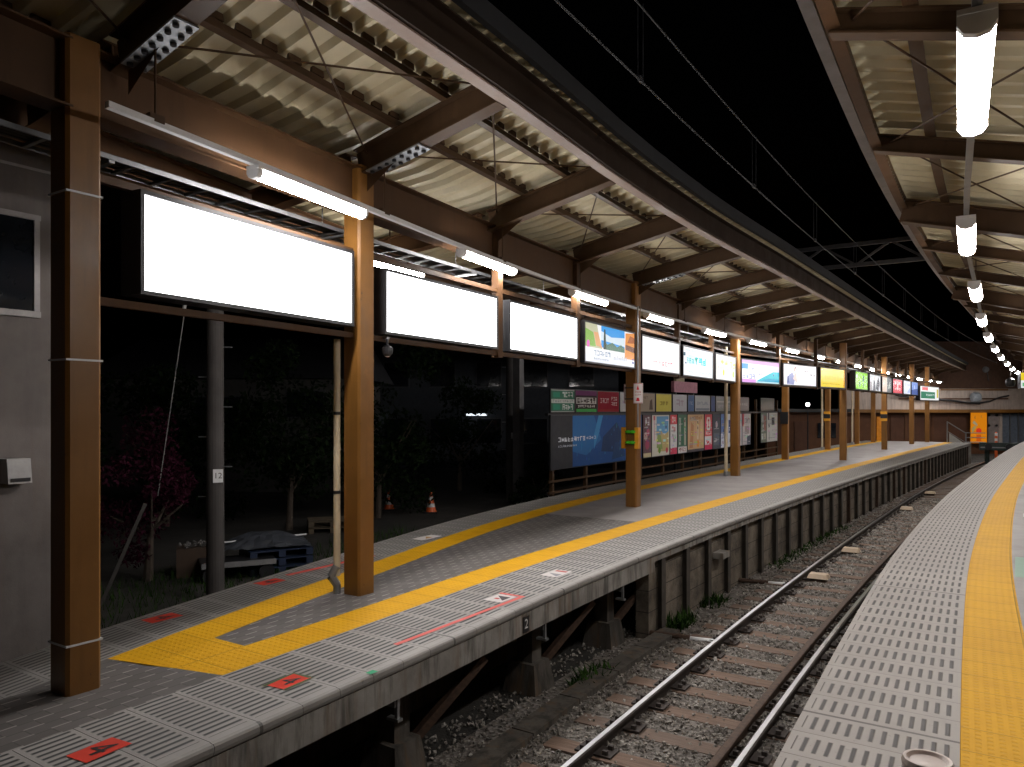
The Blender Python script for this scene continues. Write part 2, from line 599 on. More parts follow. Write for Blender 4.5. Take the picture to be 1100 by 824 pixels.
VV, FF, base = [], [], 0
NS = 46000
for k in range(NS):
    s = 3.2 + 24 * rng.random() ** 1.75
    o = rng.uniform(-2.4, 1.15)
    if rng.random() < .35 and o < -1.0: continue
    n = TC(s) + o
    if n < LE(s) - .75 or (n < LE(s) + .1 and rng.random() < .55): continue
    ph = ((s + 2.0) / .585 + .5) % 1.0 - .5
    if abs(ph) * .585 < .125 and abs(o) < 1.0 and rng.random() < .88: continue
    r = rng.uniform(.010, .027) * (1.0 if s < 14 else 1.4)
    vs, fs = (ov, of)
    q = rng.normal(size=(3, 3)); q, _ = np.linalg.qr(q)
    v = (vs * rng.uniform(.65, 1.15, vs.shape) * np.array([1.25, 1, .75])) @ q.T * r
    c = P(s, n, bed_z(o) + r * rng.uniform(-.1, .8))
    VV.append(v + np.array(c)); FF.append(fs + base); base += len(vs)
me = bpy.data.meshes.new('ballast_stones')
me.from_pydata(np.concatenate(VV).tolist(), [], np.concatenate(FF).tolist())
me.materials.append(STONE)
o = link(bpy.data.objects.new('ballast_stones', me))
tag(o, 'loose grey ballast stones heaped between and beside the rails', 'ballast stones', kind='stuff')

# ------------------------------------------------------------------ platforms
def strip(mb, fa, fb, s0a, s0b, s1, ref, z=0.0, step=.5, cells=1):
    """flat strip between the curves fa and fb from s0 (may differ on each side) to s1; uv = metres along / from ref"""
    k = max(1, int(math.ceil((s1 - min(s0a, s0b)) / step)))
    rows = []
    for i in range(k + 1):
        t = i / k
        sa, sb = s0a + (s1 - s0a) * t, s0b + (s1 - s0b) * t
        row = []
        for c in range(cells + 1):
            w = c / cells
            s = sa + (sb - sa) * w
            n = fa(s) * (1 - w) + fb(s) * w
            row.append((P(s, n, z), (s + 40, abs(n - ref(s)))))
        rows.append(row)
    for r0, r1 in zip(rows[:-1], rows[1:]):
        for c in range(cells):
            q = [r0[c], r1[c], r1[c+1], r0[c+1]]
            mb.face([x[0] for x in q], uv=[x[1] for x in q])
    return mb


LEND = 47.0
NO, NI = off(LE, -.83), off(LE, -1.22)
FO, FI = off(LF, .67), off(LF, 1.06)
PL = tag(empty('platform', P(10, -5.5)), 'grey island platform with yellow tactile lines left of the track', 'platform', kind='structure')
INV = Matrix.Translation(-P(10, -5.5))


def pl_child(mb, name, mat, parent=PL, **kw):
    o = mb.build(name, mat, parent, **kw)
    o.matrix_parent_inverse = INV
    return o


m = MB()
strip(m, off(LE, -.035), NO, -6, -6, LEND, LE)
pl_child(m, 'edge_panels', SLOT_L)
m = MB()
strip(m, off(LF, .02), FO, -4, -4, LEND, LF)
pl_child(m, 'edge_panels', SLOT_F)
m = MB()
strip(m, NO, NI, 3.14, 3.05, LEND, NO)
pl_child(m, 'tactile_strip', TACT)
m = MB()
strip(m, FO, FI, 2.90, 2.97, LEND, FO)
pl_child(m, 'tactile_strip', TACT)
m = MB()
strip(m, FI, NI, 2.97, 3.05, 3.62, NO, step=.2, cells=6)
pl_child(m, 'tactile_strip', TACT)
m = MB()
strip(m, FO, NO, -4, -4, 2.9, NO, cells=6)
# skewed front of the paving up to the yellow bar
k = 8
for i in range(k):
    w0, w1 = i / k, (i + 1) / k
    q = []
    for (w, front) in ((w0, 0), (w1, 0), (w1, 1), (w0, 1)):
        s = 2.9 if not front else 2.90 + .24 * w
        if s == 2.9 and front: s = 2.9005
        n = FO(s) * (1 - w) + NO(s) * w
        q.append((P(s, n), (s + 40, abs(n - NO(s)))))
    m.face([x[0] for x in q], uv=[x[1] for x in q])
pl_child(m, 'block_paving', PAVE)
m = MB()
strip(m, FI, NI, 3.62, 3.62, 11.0, NO, cells=6)
pl_child(m, 'block_paving', PAVE)
m = MB()
strip(m, FI, NI, 11.0, 11.0, LEND, NO, cells=6)
pl_child(m, 'asphalt_paving', ASPH)
# nosing (rounded coping lip) and slab
m = MB()
for a in [x * .5 for x in range(-12, int(LEND * 2))]:
    b = a + .5
    pr = [(-.035, 0), (-.010, -.004), (.0, -.016), (.003, -.04), (-.004, -.06), (-.03, -.078)]
    for (o0, z0), (o1, z1) in zip(pr[:-1], pr[1:]):
        m.face([P(a, LE(a)+o0, z0), P(b, LE(b)+o0, z0), P(b, LE(b)+o1, z1), P(a, LE(a)+o1, z1)], uv=[(a+40, 0), (b+40, 0), (b+40, .03), (a+40, .03)])
pl_child(m, 'nosing', SLOT_N, smooth=False)
m = MB()
m.sweep(LE, -6, 8.9, -.16, -.022, -.265, -.075, step=.5)
m.sweep(LE, 8.905, LEND, -.16, -.03, -.15, -.075, step=.5)
pl_child(m, 'fascia', CONC)
m = MB()
m.sweep(LF, -5, LEND, -.02, .16, -.33, -.012, step=.5)
pl_child(m, 'fascia', CONC)
m = MB()
for a in [x * .5 for x in range(-9, int(LEND * 2))]:
    b = a + .5
    q = [P(a, LF(a)+.16, -.2), P(a, LE(a)-.16, -.2), P(b, LE(b)-.16, -.2), P(b, LF(b)+.16, -.2)]
    q2 = [p + Vector((0, 0, .19)) for p in q]
    m.face(q[::-1]); m.face(q2)
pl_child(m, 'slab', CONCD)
m = MB()
q = [P(LEND, LF(LEND)+.0, -1.15), P(LEND, LE(LEND), -1.15), P(LEND, LE(LEND), -.012), P(LEND, LF(LEND), -.012)]
m.face(q)
pl_child(m, 'end_wall', CONC)
# posts, braces and footings carrying the open near part
for s in (-.3, 2.2, 4.55, 6.75, 8.55):
    for nn in (LE(s) - .55, LF(s) + .5):
        m = MB()
        m.box(-.09, -.09, -1.0, .09, .09, -.21)
        o = pl_child(m, 'support_post', CONCD)
        o.matrix_parent_inverse = INV @ Matrix.Translation(P(s, nn)) @ Matrix.Rotation(HEAD, 4, 'Z')
        m = MB()
        m.hexa([(-.2, -.2, -1.16), (.2, -.2, -1.16), (.2, .2, -1.16), (-.2, .2, -1.16), (-.15, -.15, -.86), (.15, -.15, -.86), (.15, .15, -.86), (-.15, .15, -.86)])
        o = pl_child(m, 'footing', CONCD)
        o.matrix_parent_inverse = INV @ Matrix.Translation(P(s, nn)) @ Matrix.Rotation(HEAD, 4, 'Z')
    m = MB()
    m.bar(P(s + .12, LE(s) - .52, -.98), P(s + .75, LE(s) - .2, -.36), .07, .07)
    pl_child(m, 'brace', RUST)
    m = MB()
    m.bar(P(s - .5, LE(s) - .5, -.31), P(s - .5, LE(s) - .06, -.31), .06, .08)
    m.bar(P(s - .5, LE(s) - .06, -.44), P(s - .5, LE(s) - .06, -.27), .025, .025)
    m.bar(P(s - .5, LE(s) - .03, -.44), P(s - .5, LE(s) - .14, -.44), .05, .02)
    pl_child(m, 'bracket', GREYM)
m = MB()
m.sweep(off(LE, -1.25), -6, 8.9, -.05, .05, -1.16, -.33, step=.6)
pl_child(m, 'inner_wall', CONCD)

# retaining wall with upright piles below the far part of the island
RW = thing('retaining_wall', 'dark concrete retaining wall with upright piles under the island platform edge', 'retaining wall', P(20, LE(20), -1.16))
RWI = Matrix.Translation(-P(20, LE(20), -1.16))
m = MB()
m.sweep(LE, 8.95, LEND, -.30, -.125, -1.16, -.155, step=.6)
WALLP = NT('wall_panel_concrete')
_p = WALLP.pos()
_sx = WALLP.n('ShaderNodeSeparateXYZ'); WALLP.l(_p, _sx.inputs[0])
_jz = WALLP.ramp(WALLP.math('ABSOLUTE', WALLP.math('SUBTRACT', WALLP.math('FRACT', WALLP.math('DIVIDE', _sx.outputs[2], .27)), .5)), .47, .49)
_a = WALLP.ramp(WALLP.noise(3.5, 6, .65, _p), .3, .7)
_c = WALLP.mix(_a, (.12, .095, .072), (.26, .22, .17))
_c = WALLP.mix(WALLP.math('MULTIPLY', WALLP.ramp(WALLP.noise(2.3, 6, .72, _p), .45, .66), .8), _c, (.05, .042, .033))
WALLP.bump(WALLP.math('SUBTRACT', WALLP.noise(50, 4, .6, _p), _jz), .5, .012)
WALLP = WALLP.out(WALLP.mix(WALLP.math('MULTIPLY', _jz, .8), _c, (.02, .018, .016)), .9)
o = m.build('wall_panel', WALLP, RW); o.matrix_parent_inverse = RWI
PILEM = simple('dark_pile', (.06, .05, .04), .85, 0, .35, 5, .3)
s = 9.25
while s < LEND - .4:
    m = MB()
    f = LE
    m.bar(P(s, f(s) - .09, -1.16), P(s, f(s) - .09, -.155), .064, .02, up=P(1, 0))
    m.bar(P(s, f(s) - .05, -1.16), P(s, f(s) - .05, -.155), .014, .13, up=P(1, 0))
    o = m.build('pile', PILEM if random.random() < .75 else RUST, RW); o.matrix_parent_inverse = RWI
    s += .88
m = MB()
m.box(-.16, -.08, -.05, .16, .08, .04)
o = m.build('inspection_ledge', CONC, RW); o.matrix_parent_inverse = RWI @ Matrix.Translation(P(11.5, LE(11.5) - .04, -.46)) @ Matrix.Rotation(HEAD, 4, 'Z')

# right platform
PR = tag(empty('platform', P(10, 1)), 'right platform with wide yellow tactile strip and slotted pale edge panels', 'platform', kind='structure')
INVR = Matrix.Translation(-P(10, 1))


def pr_child(mb, name, mat):
    o = mb.build(name, mat, PR)
    o.matrix_parent_inverse = INVR
    return o


REND = 55
m = MB(); strip(m, off(RE, .0), off(RE, .79), -8, -8, REND, RE); pr_child(m, 'edge_panels', SLOT_R)
m = MB(); strip(m, off(RE, .79), off(RE, 1.20), -8, -8, REND, off(RE, .79)); pr_child(m, 'tactile_strip', TACT)
m = MB(); strip(m, off(RE, 1.20), off(RE, 7), -8, -8, REND, RE, cells=5); pr_child(m, 'asphalt_paving', ASPH)
m = MB(); m.sweep(RE, -8, REND, .002, .2, -.36, -.012, step=.5); pr_child(m, 'fascia', CONC)
m = MB(); m.sweep(RE, -8, REND, .35, .5, -1.16, -.36, step=.5); pr_child(m, 'side_wall', CONCD)

# ------------------------------------------------------------------ railway track
TRK = thing('railway_track', 'single railway track with polished rails on brown wooden sleepers', 'railway track', P(10, TC(10), -1.1))
TRI = Matrix.Translation(-P(10, TC(10), -1.1))


RAILSIDE = simple('shaded_rail_side', (.035, .025, .02), .7, .1, .3, 14)  # rail sides darkened: shadow on the web put into the colour


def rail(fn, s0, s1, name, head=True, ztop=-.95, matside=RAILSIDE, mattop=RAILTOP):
    m = MB()
    k = int((s1 - s0) / .5)
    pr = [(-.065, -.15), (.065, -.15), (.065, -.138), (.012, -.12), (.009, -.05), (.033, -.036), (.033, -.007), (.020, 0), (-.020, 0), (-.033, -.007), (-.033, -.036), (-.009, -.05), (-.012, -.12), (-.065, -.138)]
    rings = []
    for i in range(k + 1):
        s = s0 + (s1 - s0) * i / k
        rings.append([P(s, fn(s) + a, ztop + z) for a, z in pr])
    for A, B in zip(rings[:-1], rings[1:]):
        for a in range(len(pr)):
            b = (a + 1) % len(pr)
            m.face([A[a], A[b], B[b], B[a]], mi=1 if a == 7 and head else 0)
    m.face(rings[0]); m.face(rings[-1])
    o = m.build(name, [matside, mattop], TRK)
    o.matrix_parent_inverse = TRI
    return o


TEND = 46.6
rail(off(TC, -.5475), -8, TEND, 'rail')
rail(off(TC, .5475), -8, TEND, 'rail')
rail(off(TC, .385), -8, 34, 'check_rail', head=False, ztop=-.955, matside=RUST)
proto = None
s = -2.0
while s < 44:
    wj = random.uniform(-.012, .012)
    if proto is None:
        m = MB(); m.box(-.105, -.98, -.07, .105, .98, .0)
        proto = bevel(m.build('sleeper', WOOD, TRK), .01, 1); o = proto
    else:
        o = proto.copy(); COL.objects.link(o); o.parent = TRK
    ang = HEAD + math.atan(TC.slope(s)) * -1 * -1
    o.matrix_parent_inverse = TRI
    o.location = P(s + wj, TC(s) + random.uniform(-.03, .03), -1.055 + random.uniform(-.012, .004))
    o.rotation_euler = (0, 0, math.atan2(TY - TC.slope(s) * TX, TX + TC.slope(s) * TY) + random.uniform(-.02, .02))
    s += .585

# tie plates under both rails on the nearer sleepers
tp = None
for k in range(48):
    s = -2.0 + .585 * (k + 6)
    for sg in (-1, 1):
        if tp is None:
            m = MB(); m.box(-.09, -.16, 0, .09, .16, .016)
            for x in (-.055, .055):
                for y in (-.1, .1): m.box(x - .016, y - .02, .0165, x + .016, y + .02, .05)
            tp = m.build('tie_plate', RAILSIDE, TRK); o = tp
        else:
            o = tp.copy(); COL.objects.link(o); o.parent = TRK
        o.matrix_parent_inverse = TRI
        o.location = P(s, TC(s) + sg * .5475, -1.052)
        o.rotation_euler = (0, 0, math.atan2(TY - TC.slope(s) * TX, TX + TC.slope(s) * TY))
# concrete cable trough beside the track
m = MB()
for i in range(9):
    a = 1.0 + i * .92
    m.sweep(LE, a, a + .9, -.06, .17, -1.16, -1.045, step=.45)
tag(m.build('cable_trough', CONCD), 'low brown concrete trough lids in a row beside the track bed', 'cable trough')


def tie_bar(s, label):
    t = thing('drain_pipe', label, 'pipe', P(s, TC(s) - 1.0, -1.1))
    inv = Matrix.Translation(-P(s, TC(s) - 1.0, -1.1))
    m = MB(); m.tube(P(s, LE(s) - .15, -1.07), P(s + .03, TC(s) - .95, -1.06), .035)
    o = m.build('pipe_sleeve', RUST, t); o.matrix_parent_inverse = inv
    m = MB(); m.tube(P(s + .03, TC(s) - .95, -1.06), P(s + .05, TC(s) - .62, -1.05), .026)
    o = m.build('pipe_end', WHITEM, t); o.matrix_parent_inverse = inv


tie_bar(9.0, 'thin pale-ended pipe from wall corner to near rail, closest to camera')
tie_bar(12.6, 'thin pale-ended pipe from wall to rail beside the low ledge, farther away')

# beacons lying between the rails
for k, (s, lab) in enumerate([(13.2, 'beige track beacon between rails, nearest of the four'), (16.0, 'beige track beacon between rails, second from the camera'),
                              (23.6, 'beige track beacon between rails, third from the camera'), (28.5, 'beige track beacon between rails, farthest from the camera')]):
    t = thing('track_beacon', lab, 'track beacon', P(s, TC(s) - .3, -1.05), HEAD, 'beacons between the rails')
    m = MB(); m.hexa([(-.12, -.16, .045), (.12, -.16, .045), (.12, .16, .045), (-.12, .16, .045), (-.09, -.13, .115), (.09, -.13, .115), (.09, .13, .115), (-.09, .13, .115)])
    bevel(m.build('lid', simple('beacon_beige', (.58, .45, .32), .5), t), .012)
    m = MB(); m.box(-.06, -.12, -.04, .06, .12, .044)
    m.build('bracket', RUST, t)

# weeds at the foot of the wall
def weeds(s0, s1, nfun, count, h, label):
    m = MB()
    for k in range(count):
        s = random.uniform(s0, s1); n = nfun(s) + random.uniform(-.12, .16)
        b = P(s, n, -1.15)
        a = random.uniform(0, 6.28); hh = h * random.uniform(.4, 1.0)
        d = Vector((math.cos(a), math.sin(a), 0)); lean = d * random.uniform(.02, .14)
        side = Vector((-d.y, d.x, 0)) * random.uniform(.006, .016)
        mid = b + lean * .5 + Vector((0, 0, hh * .6)); tip = b + lean * 1.4 + Vector((0, 0, hh))
        m.face([b - side * .6, b + side * .6, mid + side, mid - side]); m.face([mid - side, mid + side, tip])
    tag(m.build('weeds', WEED), label, 'weeds', kind='stuff')


weeds(9.3, 10.0, off(LE, .0), 170, .24, 'green weeds at the near end of the retaining wall')
weeds(10.7, 11.3, off(LE, .0), 110, .22, 'green weeds below the ledge of the retaining wall')
weeds(14, 20, off(LE, .02), 500, .16, 'long green fringe of weeds along the retaining wall foot')
weeds(6.9, 7.5, off(LE, -.05), 160, .18, 'small green weed tuft by the platform footing')

# ------------------------------------------------------------------ island canopy
ZB, ZE = 3.95, 4.31          # underside of rafters at the spine beam and at the eave
RD, PD, TF = .26, .08, .004  # rafter depth, purlin depth, zigzag sheet saddles


def roof_pt(s, t, dz=0.0):
    """t: 0 at the spine beam, 1 at the track-side eave, -1 at the far eave"""
    if t >= 0:
        return P(s, BL(s) * (1 - t) + (EC(s) + .06) * t, ZB + (ZE - ZB) * t + dz)
    return P(s, BL(s) * (1 + t) + LEC(s) * (-t), ZB - .15 * (-t) + dz)


S0, S1 = -4.6, 60.0
CAN = thing('platform_canopy', 'long butterfly canopy of brown steel and cream corrugated sheet over the island platform', 'canopy', P(10, BL(10)))
CI = Matrix.Translation(-P(10, BL(10)))


def can(mb, name, mat, **kw):
    o = mb.build(name, mat, CAN, **kw)
    o.matrix_parent_inverse = CI
    return o


def deck(mb, ptfn, s0, s1, t0, t1, base, nt=2, pitch=.249, depth=.05):
    """folded-plate sheet: ribs run across the track, given real thickness by a second skin"""
    S = []
    s = s0
    while s < s1:
        for ds, z in ((0, 1), (.56, 1), (.70, 0), (.86, 0)):
            S.append((s + ds * pitch, z * depth))
        s += pitch
    T = [t0 + (t1 - t0) * i / nt for i in range(nt + 1)]
    for skin in (0, .012):
        for (a, za), (b, zb) in zip(S[:-1], S[1:]):
            for ta, tb in zip(T[:-1], T[1:]):
                q = [ptfn(a, ta, base + za + skin), ptfn(b, ta, base + zb + skin), ptfn(b, tb, base + zb + skin), ptfn(a, tb, base + za + skin)]
                mb.face(q if skin else q[::-1])


def saddles(mb, ptfn, t, s0, s1, pitch=.249):
    """zigzag strip that seats the folded sheet on a purlin"""
    s = s0
    while s < s1:
        q = [ptfn(s + a * pitch, t, RD + PD + z + .001) for a, z in ((.0, 0), (.58, 0), (.54, .049), (.04, .049))]
        d = Vector((TY, -TX, 0)) * .012
        mb.face([p - d for p in q]); mb.face([p + d for p in q])
        for i in range(4):
            j = (i + 1) % 4
            mb.face([q[i] - d, q[j] - d, q[j] + d, q[i] + d])
        s += pitch


m = MB(); deck(m, roof_pt, S0, S1, .0, 1.06, RD + PD + TF)
can(m, 'roof_sheet', CREAM)
m = MB(); deck(m, roof_pt, S0, S1, .0, -1.1, RD + PD + TF)
can(m, 'roof_sheet', CREAM)
# fascia / gutter strip along the track-side edge
m = MB()
k = int(S1 - S0)
for i in range(k):
    a, b = S0 + i, S0 + i + 1
    q = []
    for s in (a, b):
        p = roof_pt(s, 1.062, RD + PD + TF)
        n = Vector((TY, -TX, 0))
        q += [p + Vector((0, 0, -.015)), p + n * .06 + Vector((0, 0, -.015)), p + n * .06 + Vector((0, 0, .15)), p + Vector((0, 0, .15))]
    for c in range(4):
        d = (c + 1) % 4
        m.face([q[c], q[d], q[4 + d], q[4 + c]])
can(m, 'gutter', simple('black_gutter', (.01, .01, .011), .8))


def sweep_i(fn, s0, s1, z0, z1, w, t=.014, step=1.2):
    m = MB()
    m.sweep(fn, s0, s1, -w/2, w/2, z0, z0 + t, step)
    m.sweep(fn, s0, s1, -t/2, t/2, z0 + t, z1 - t, step)
    m.sweep(fn, s0, s1, -w/2, w/2, z1 - t, z1, step)
    return m


can(sweep_i(BL, S0, S1, 3.60, 4.03, .2), 'spine_beam', BEAMBR)
can(sweep_i(off(EC, .06), S0, S1, 4.318, 4.63, .15), 'eave_beam', EAVEBR)
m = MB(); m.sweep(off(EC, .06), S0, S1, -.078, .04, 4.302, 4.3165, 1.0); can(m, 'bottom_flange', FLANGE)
can(sweep_i(LEC, S0, S1, 3.76, 4.08, .15), 'eave_beam', BEAMBR)
for t in (.3, .63, .92):
    for sg in ((1, -1) if t != .92 else (1,)):
        m = MB()
        n = int((S1 - S0) / 1.0)
        for i in range(n):
            a, b = S0 + i * 1.0, S0 + (i + 1) * 1.0
            A, B = roof_pt(a, t * sg, RD), roof_pt(b, t * sg, RD)
            m.bar(A + Vector((0, 0, .004)), B + Vector((0, 0, .004)), .075, .008)
            m.bar(A + Vector((0, 0, .042)), B + Vector((0, 0, .042)), .008, .066)
        saddles(m, roof_pt, t * sg, S0, S1)
        can(m, 'purlin', DKBROWN)
raft = []
s = 5.27 - 2.487 * 4
while s < S1 - .2:
    raft.append(s); s += 2.487
for s in raft:
    for sg in (1, -1):
        A, B = roof_pt(s, .0 if sg > 0 else -.06, RD / 2), roof_pt(s, .955 * sg, RD / 2)
        m = MB(); m.ibeam(A, B, RD - .004, .15)
        # haunch under the rafter at the beam
        d = (B - A).normalized()
        if sg > 0:
            a0 = A - Vector((0, 0, RD / 2)); m.face([a0 + d * .1, a0 + d * .5, a0 + d * .1 - Vector((0, 0, .16))])
        can(m, 'rafter', DKBROWN if sg > 0 else BEAMBR)
# splice plates with bolts on the rafters over the first columns
def splice(s, t0, t1):
    m = MB()
    A, B = roof_pt(s, t0, -.009), roof_pt(s, t1, -.009)
    d = (B - A).normalized()
    along = Vector((TX, TY, 0))
    m.bar(A, B, .17, .014)
    L = (B - A).length
    for i in range(7):
        for j in (-1, 1):
            p = A + d * (L * (i + .5) / 7) + along * j * .045 - Vector((0, 0, .008))
            m.tube(p, p - Vector((0, 0, .018)), .021, seg=8, mi=1)
    o = m.build('splice_plate', [GREYM, BLACK], CAN); o.matrix_parent_inverse = CI


for s in (raft[3], raft[4], raft[7]):
    splice(s, .1, .47)
# diagonal brace rods
for a, b in list(zip(raft[:-1], raft[1:]))[2:16]:
    for (t0, t1) in ((.06, .9), (.9, .06)):
        m = MB()
        A, B = roof_pt(a, t0, RD - .06), roof_pt(b, t1, RD - .06)
        m.tube(A, B, .009, seg=5, cap=False)
        can(m, 'brace_rod', DKBROWN)
# columns
def column(s, n, parent, inv, a=.215, h=4.05, label=None, z0=0.0):
    m = MB()
    ch = .02
    oct_ = []
    for sx, sy in ((1, 1), (-1, 1), (-1, -1), (1, -1)):
        pts = [(sx * a/2, sy * (a/2 - ch)), (sx * (a/2 - ch), sy * a/2)]
        oct_ += pts if sx * sy > 0 else pts[::-1]
    for i in range(8):
        p, q = oct_[i], oct_[(i + 1) % 8]
        m.face([(p[0], p[1], z0), (q[0], q[1], z0), (q[0], q[1], h), (p[0], p[1], h)])
    m.face([(p[0], p[1], h) for p in oct_])
    o = m.build('column', BROWN, parent)
    o.matrix_parent_inverse = inv @ Matrix.Translation(P(s, n)) @ Matrix.Rotation(HEAD, 4, 'Z')
    if label: o['label'] = label
    return o


COLS = [(2.48, -4.92), (5.27, -5.24), (12.72, -5.79), (20.1, -6.22), (27.6, -6.78), (28.4, -5.03), (35.5, -6.92), (36.85, -4.85), (42.1, -6.8), (43.65, -4.48), (44.9, -6.45), (46.7, -4.05)]
for s, n in COLS:
    column(s, n, CAN, CI)
# pale cord bands round the nearest column
for z in (.30, 2.05, 3.08):
    m = MB()
    h = .112
    m.sweep(lambda s: -4.92, 2.48 - h, 2.48 + h, -h, h, z, z + .012, 1)
    can(m, 'cord', WHITEM)
# angle rails that carry the light boxes, and their hanger posts
ROW = [(2.48, -4.92), (5.27, -5.24), (12.72, -5.79), (20.1, -6.24), (28.4, -4.94), (36.8, -4.74), (43.7, -4.37), (49, -3.68)]
for (a, b) in zip(ROW[:-1], ROW[1:]):
    for z in (2.45, 3.24):
        A, B = P(*a, z), P(*b, z)
        d = (B - A).normalized() * .115
        m = MB(); m.bar(A + d, B - d, .05, .05)
        can(m, 'sign_rail', BEAMBR)
for (s, n) in [(7.87, -5.43), (10.23, -5.61), (15.28, -5.95), (17.84, -6.1), (22.88, -5.82), (25.7, -5.37), (31.38, -4.88), (34.16, -4.815), (39.34, -4.61), (41.46, -4.5), (43.67, -4.36)][:10]:
    m = MB(); m.bar(P(s, n, 2.4), P(s, n, 4.0), .1, .1, up=P(1, 0))
    can(m, 'sign_hanger', BEAMBR)

# ladder-shaped cable tray hung beside the spine beam
TRAY = thing('cable_tray', 'grey ladder cable tray with dark cables hung left of the canopy spine beam', 'cable tray', P(8, BL(8) - .45, 3.5))
TI = Matrix.Translation(-P(8, BL(8) - .45, 3.5))
m = MB()
for d in (-.6, -.3):
    m.sweep(off(BL, d), -3, 46, -.008, .008, 3.49, 3.525, 1.2)
for k in range(150):
    s = -3 + k * .32
    m.bar(P(s, BL(s) - .59, 3.5), P(s, BL(s) - .31, 3.5), .03, .02)
o = m.build('ladder', simple('tray_steel', (.16, .165, .17), .5, .4), TRAY); o.matrix_parent_inverse = TI
m = MB()
for d in (-.54, -.48, -.43, -.36):
    m.path([P(s, BL(s) + d + .015 * math.sin(s * 1.3 + d * 9), 3.535) for s in np.arange(-3, 46, 1.0)], .017, 5)
o = m.build('cables', BLACK, TRAY); o.matrix_parent_inverse = TI
for s in raft[1:20]:
    m = MB()
    m.bar(P(s + .1, BL(s) - .62, 3.47), P(s + .1, BL(s) - .28, 3.47), .04, .02)
    m.tube(P(s + .1, BL(s) - .61, 3.48), P(s + .1, BL(s) - .61, 4.1), .007, seg=5)
    o = m.build('tray_hanger', GREYM, TRAY); o.matrix_parent_inverse = TI

# ------------------------------------------------------------------ right canopy
def rroof(s, t, dz=0.0):
    n = RE(s) - .16 + 3.4 * t
    return P(s, n, 4.19 - .9 * t + dz)


RCAN = thing('platform_canopy', 'brown steel canopy with cream corrugated sheet over the right platform', 'canopy', P(10, RE(10) + 3.2))
RI = Matrix.Translation(-P(10, RE(10) + 3.2))


def rcan(mb, name, mat):
    o = mb.build(name, mat, RCAN)
    o.matrix_parent_inverse = RI
    return o


R0, R1 = -5.3, 58.0
m = MB(); deck(m, rroof, R0, R1, .03, 1.1, RD + PD + TF)
rcan(m, 'roof_sheet', CREAM)
m = MB()
for i in range(int(R1 - R0)):
    a, b = R0 + i, R0 + i + 1
    q = []
    for s in (a, b):
        p = rroof(s, .03, RD + PD + TF - .05); n = Vector((-TY, TX, 0))
        q += [p, p + Vector((0, 0, .16)), p + n * .09 + Vector((0, 0, .16)), p + n * .09]
    for c in range(4):
        d = (c + 1) % 4
        m.face([q[c], q[d], q[4 + d], q[4 + c]])
rcan(m, 'gutter', simple('grey_gutter', (.20, .18, .175), .5))
m = MB()
for i in range(int(R1 - R0)):
    a, b = R0 + i, R0 + i + 1
    A, B = rroof(a, .065, RD - .02), rroof(b, .065, RD - .02)
    m.bar(A, B, .012, .2); m.bar(A + Vector((0, 0, -.1)), B + Vector((0, 0, -.1)), .09, .012)
    for k in range(8):
        p = A + (B - A) * (k + .5) / 8 + Vector((TX * 0 + TY * .008, -TX * .008, -.02))
        m.tube(p, p + Vector((TY, -TX, 0)) * .014, .011, seg=6, mi=1)
o = m.build('eave_beam', [BEAMBR, GREYM], RCAN); o.matrix_parent_inverse = RI
rr = []
s = 5.4 - 2.66 * 4
while s < R1:
    rr.append(s); s += 2.66
for k, s in enumerate(rr):
    dep = .17 if (k % 3) else .30
    m = MB(); A, B = rroof(s, .06, RD - dep / 2), rroof(s, 1.05, RD - dep / 2); m.ibeam(A, B, dep - .004, .13 if k % 3 else .2)
    rcan(m, 'rafter', DKBROWN)
for t in (.20, .52, .85):
    m = MB()
    for i in range(int(R1 - R0)):
        a, b = R0 + i, R0 + i + 1
        A, B = rroof(a, t, RD), rroof(b, t, RD)
        m.bar(A + Vector((0, 0, .004)), B + Vector((0, 0, .004)), .09, .008); m.bar(A + Vector((0, 0, .042)), B + Vector((0, 0, .042)), .008, .066)
    saddles(m, rroof, t, R0, R1)
    rcan(m, 'purlin', DKBROWN)
for a, b in list(zip(rr[:-1], rr[1:]))[3:14]:
    for (t0, t1) in ((.1, .5), (.5, .1)):
        m = MB(); m.tube(rroof(a, t0, RD - .06), rroof(b, t1, RD - .06), .009, seg=5, cap=False); rcan(m, 'brace_rod', DKBROWN)
rcan(sweep_i(off(RE, 3.25), R0, R1, 2.98, 3.36, .2), 'spine_beam', BROWN)
for k in range(8):
    s = -2.5 + k * 7.98
    column(s, RE(s) + 3.25, RCAN, RI, h=3.0)

# ------------------------------------------------------------------ tube lamps and their raceways
def raceway(fn, s0, s1, zc, name, label, hang, ztop, mat):
    t = thing(name, label, 'raceway', P(s0, fn(s0), zc))
    inv = Matrix.Translation(-P(s0, fn(s0), zc))
    m = MB(); m.sweep(fn, s0, s1, -.022, .022, zc - .02, zc + .02, .8)
    o = m.build('channel', mat, t); o.matrix_parent_inverse = inv
    for s in hang:
        m = MB()
        m.tube(P(s, fn(s), zc + .02), P(s, fn(s), ztop(s)), .008, seg=6)
        m.bar(P(s - .05, fn(s), zc + .03), P(s + .05, fn(s), zc + .03), .05, .05)
        o = m.build('hanger_rod', DKBROWN, t); o.matrix_parent_inverse = inv


def fl(s, z=None):
    return LL(s)


ZL = 3.56
raceway(LL, 2.45, 60, ZL, 'lamp_raceway', 'slim white raceway linking the lamps over the island platform', [x for x in raft if 2.4 < x < 52],
        lambda s: 3.95 + (ZE - ZB) * max(0, (LL(s) - BL(s)) / (EC(s) - BL(s))) + .0, WHITEM)
raceway(RL, -4.5, 56, ZL, 'lamp_raceway', 'grey square raceway linking the lamps over the right platform', [x for x in rr if -4 < x < 50],
        lambda s: 4.24 - .9 * (RL(s) - RE(s) + .16) / 3.4, GREYM)


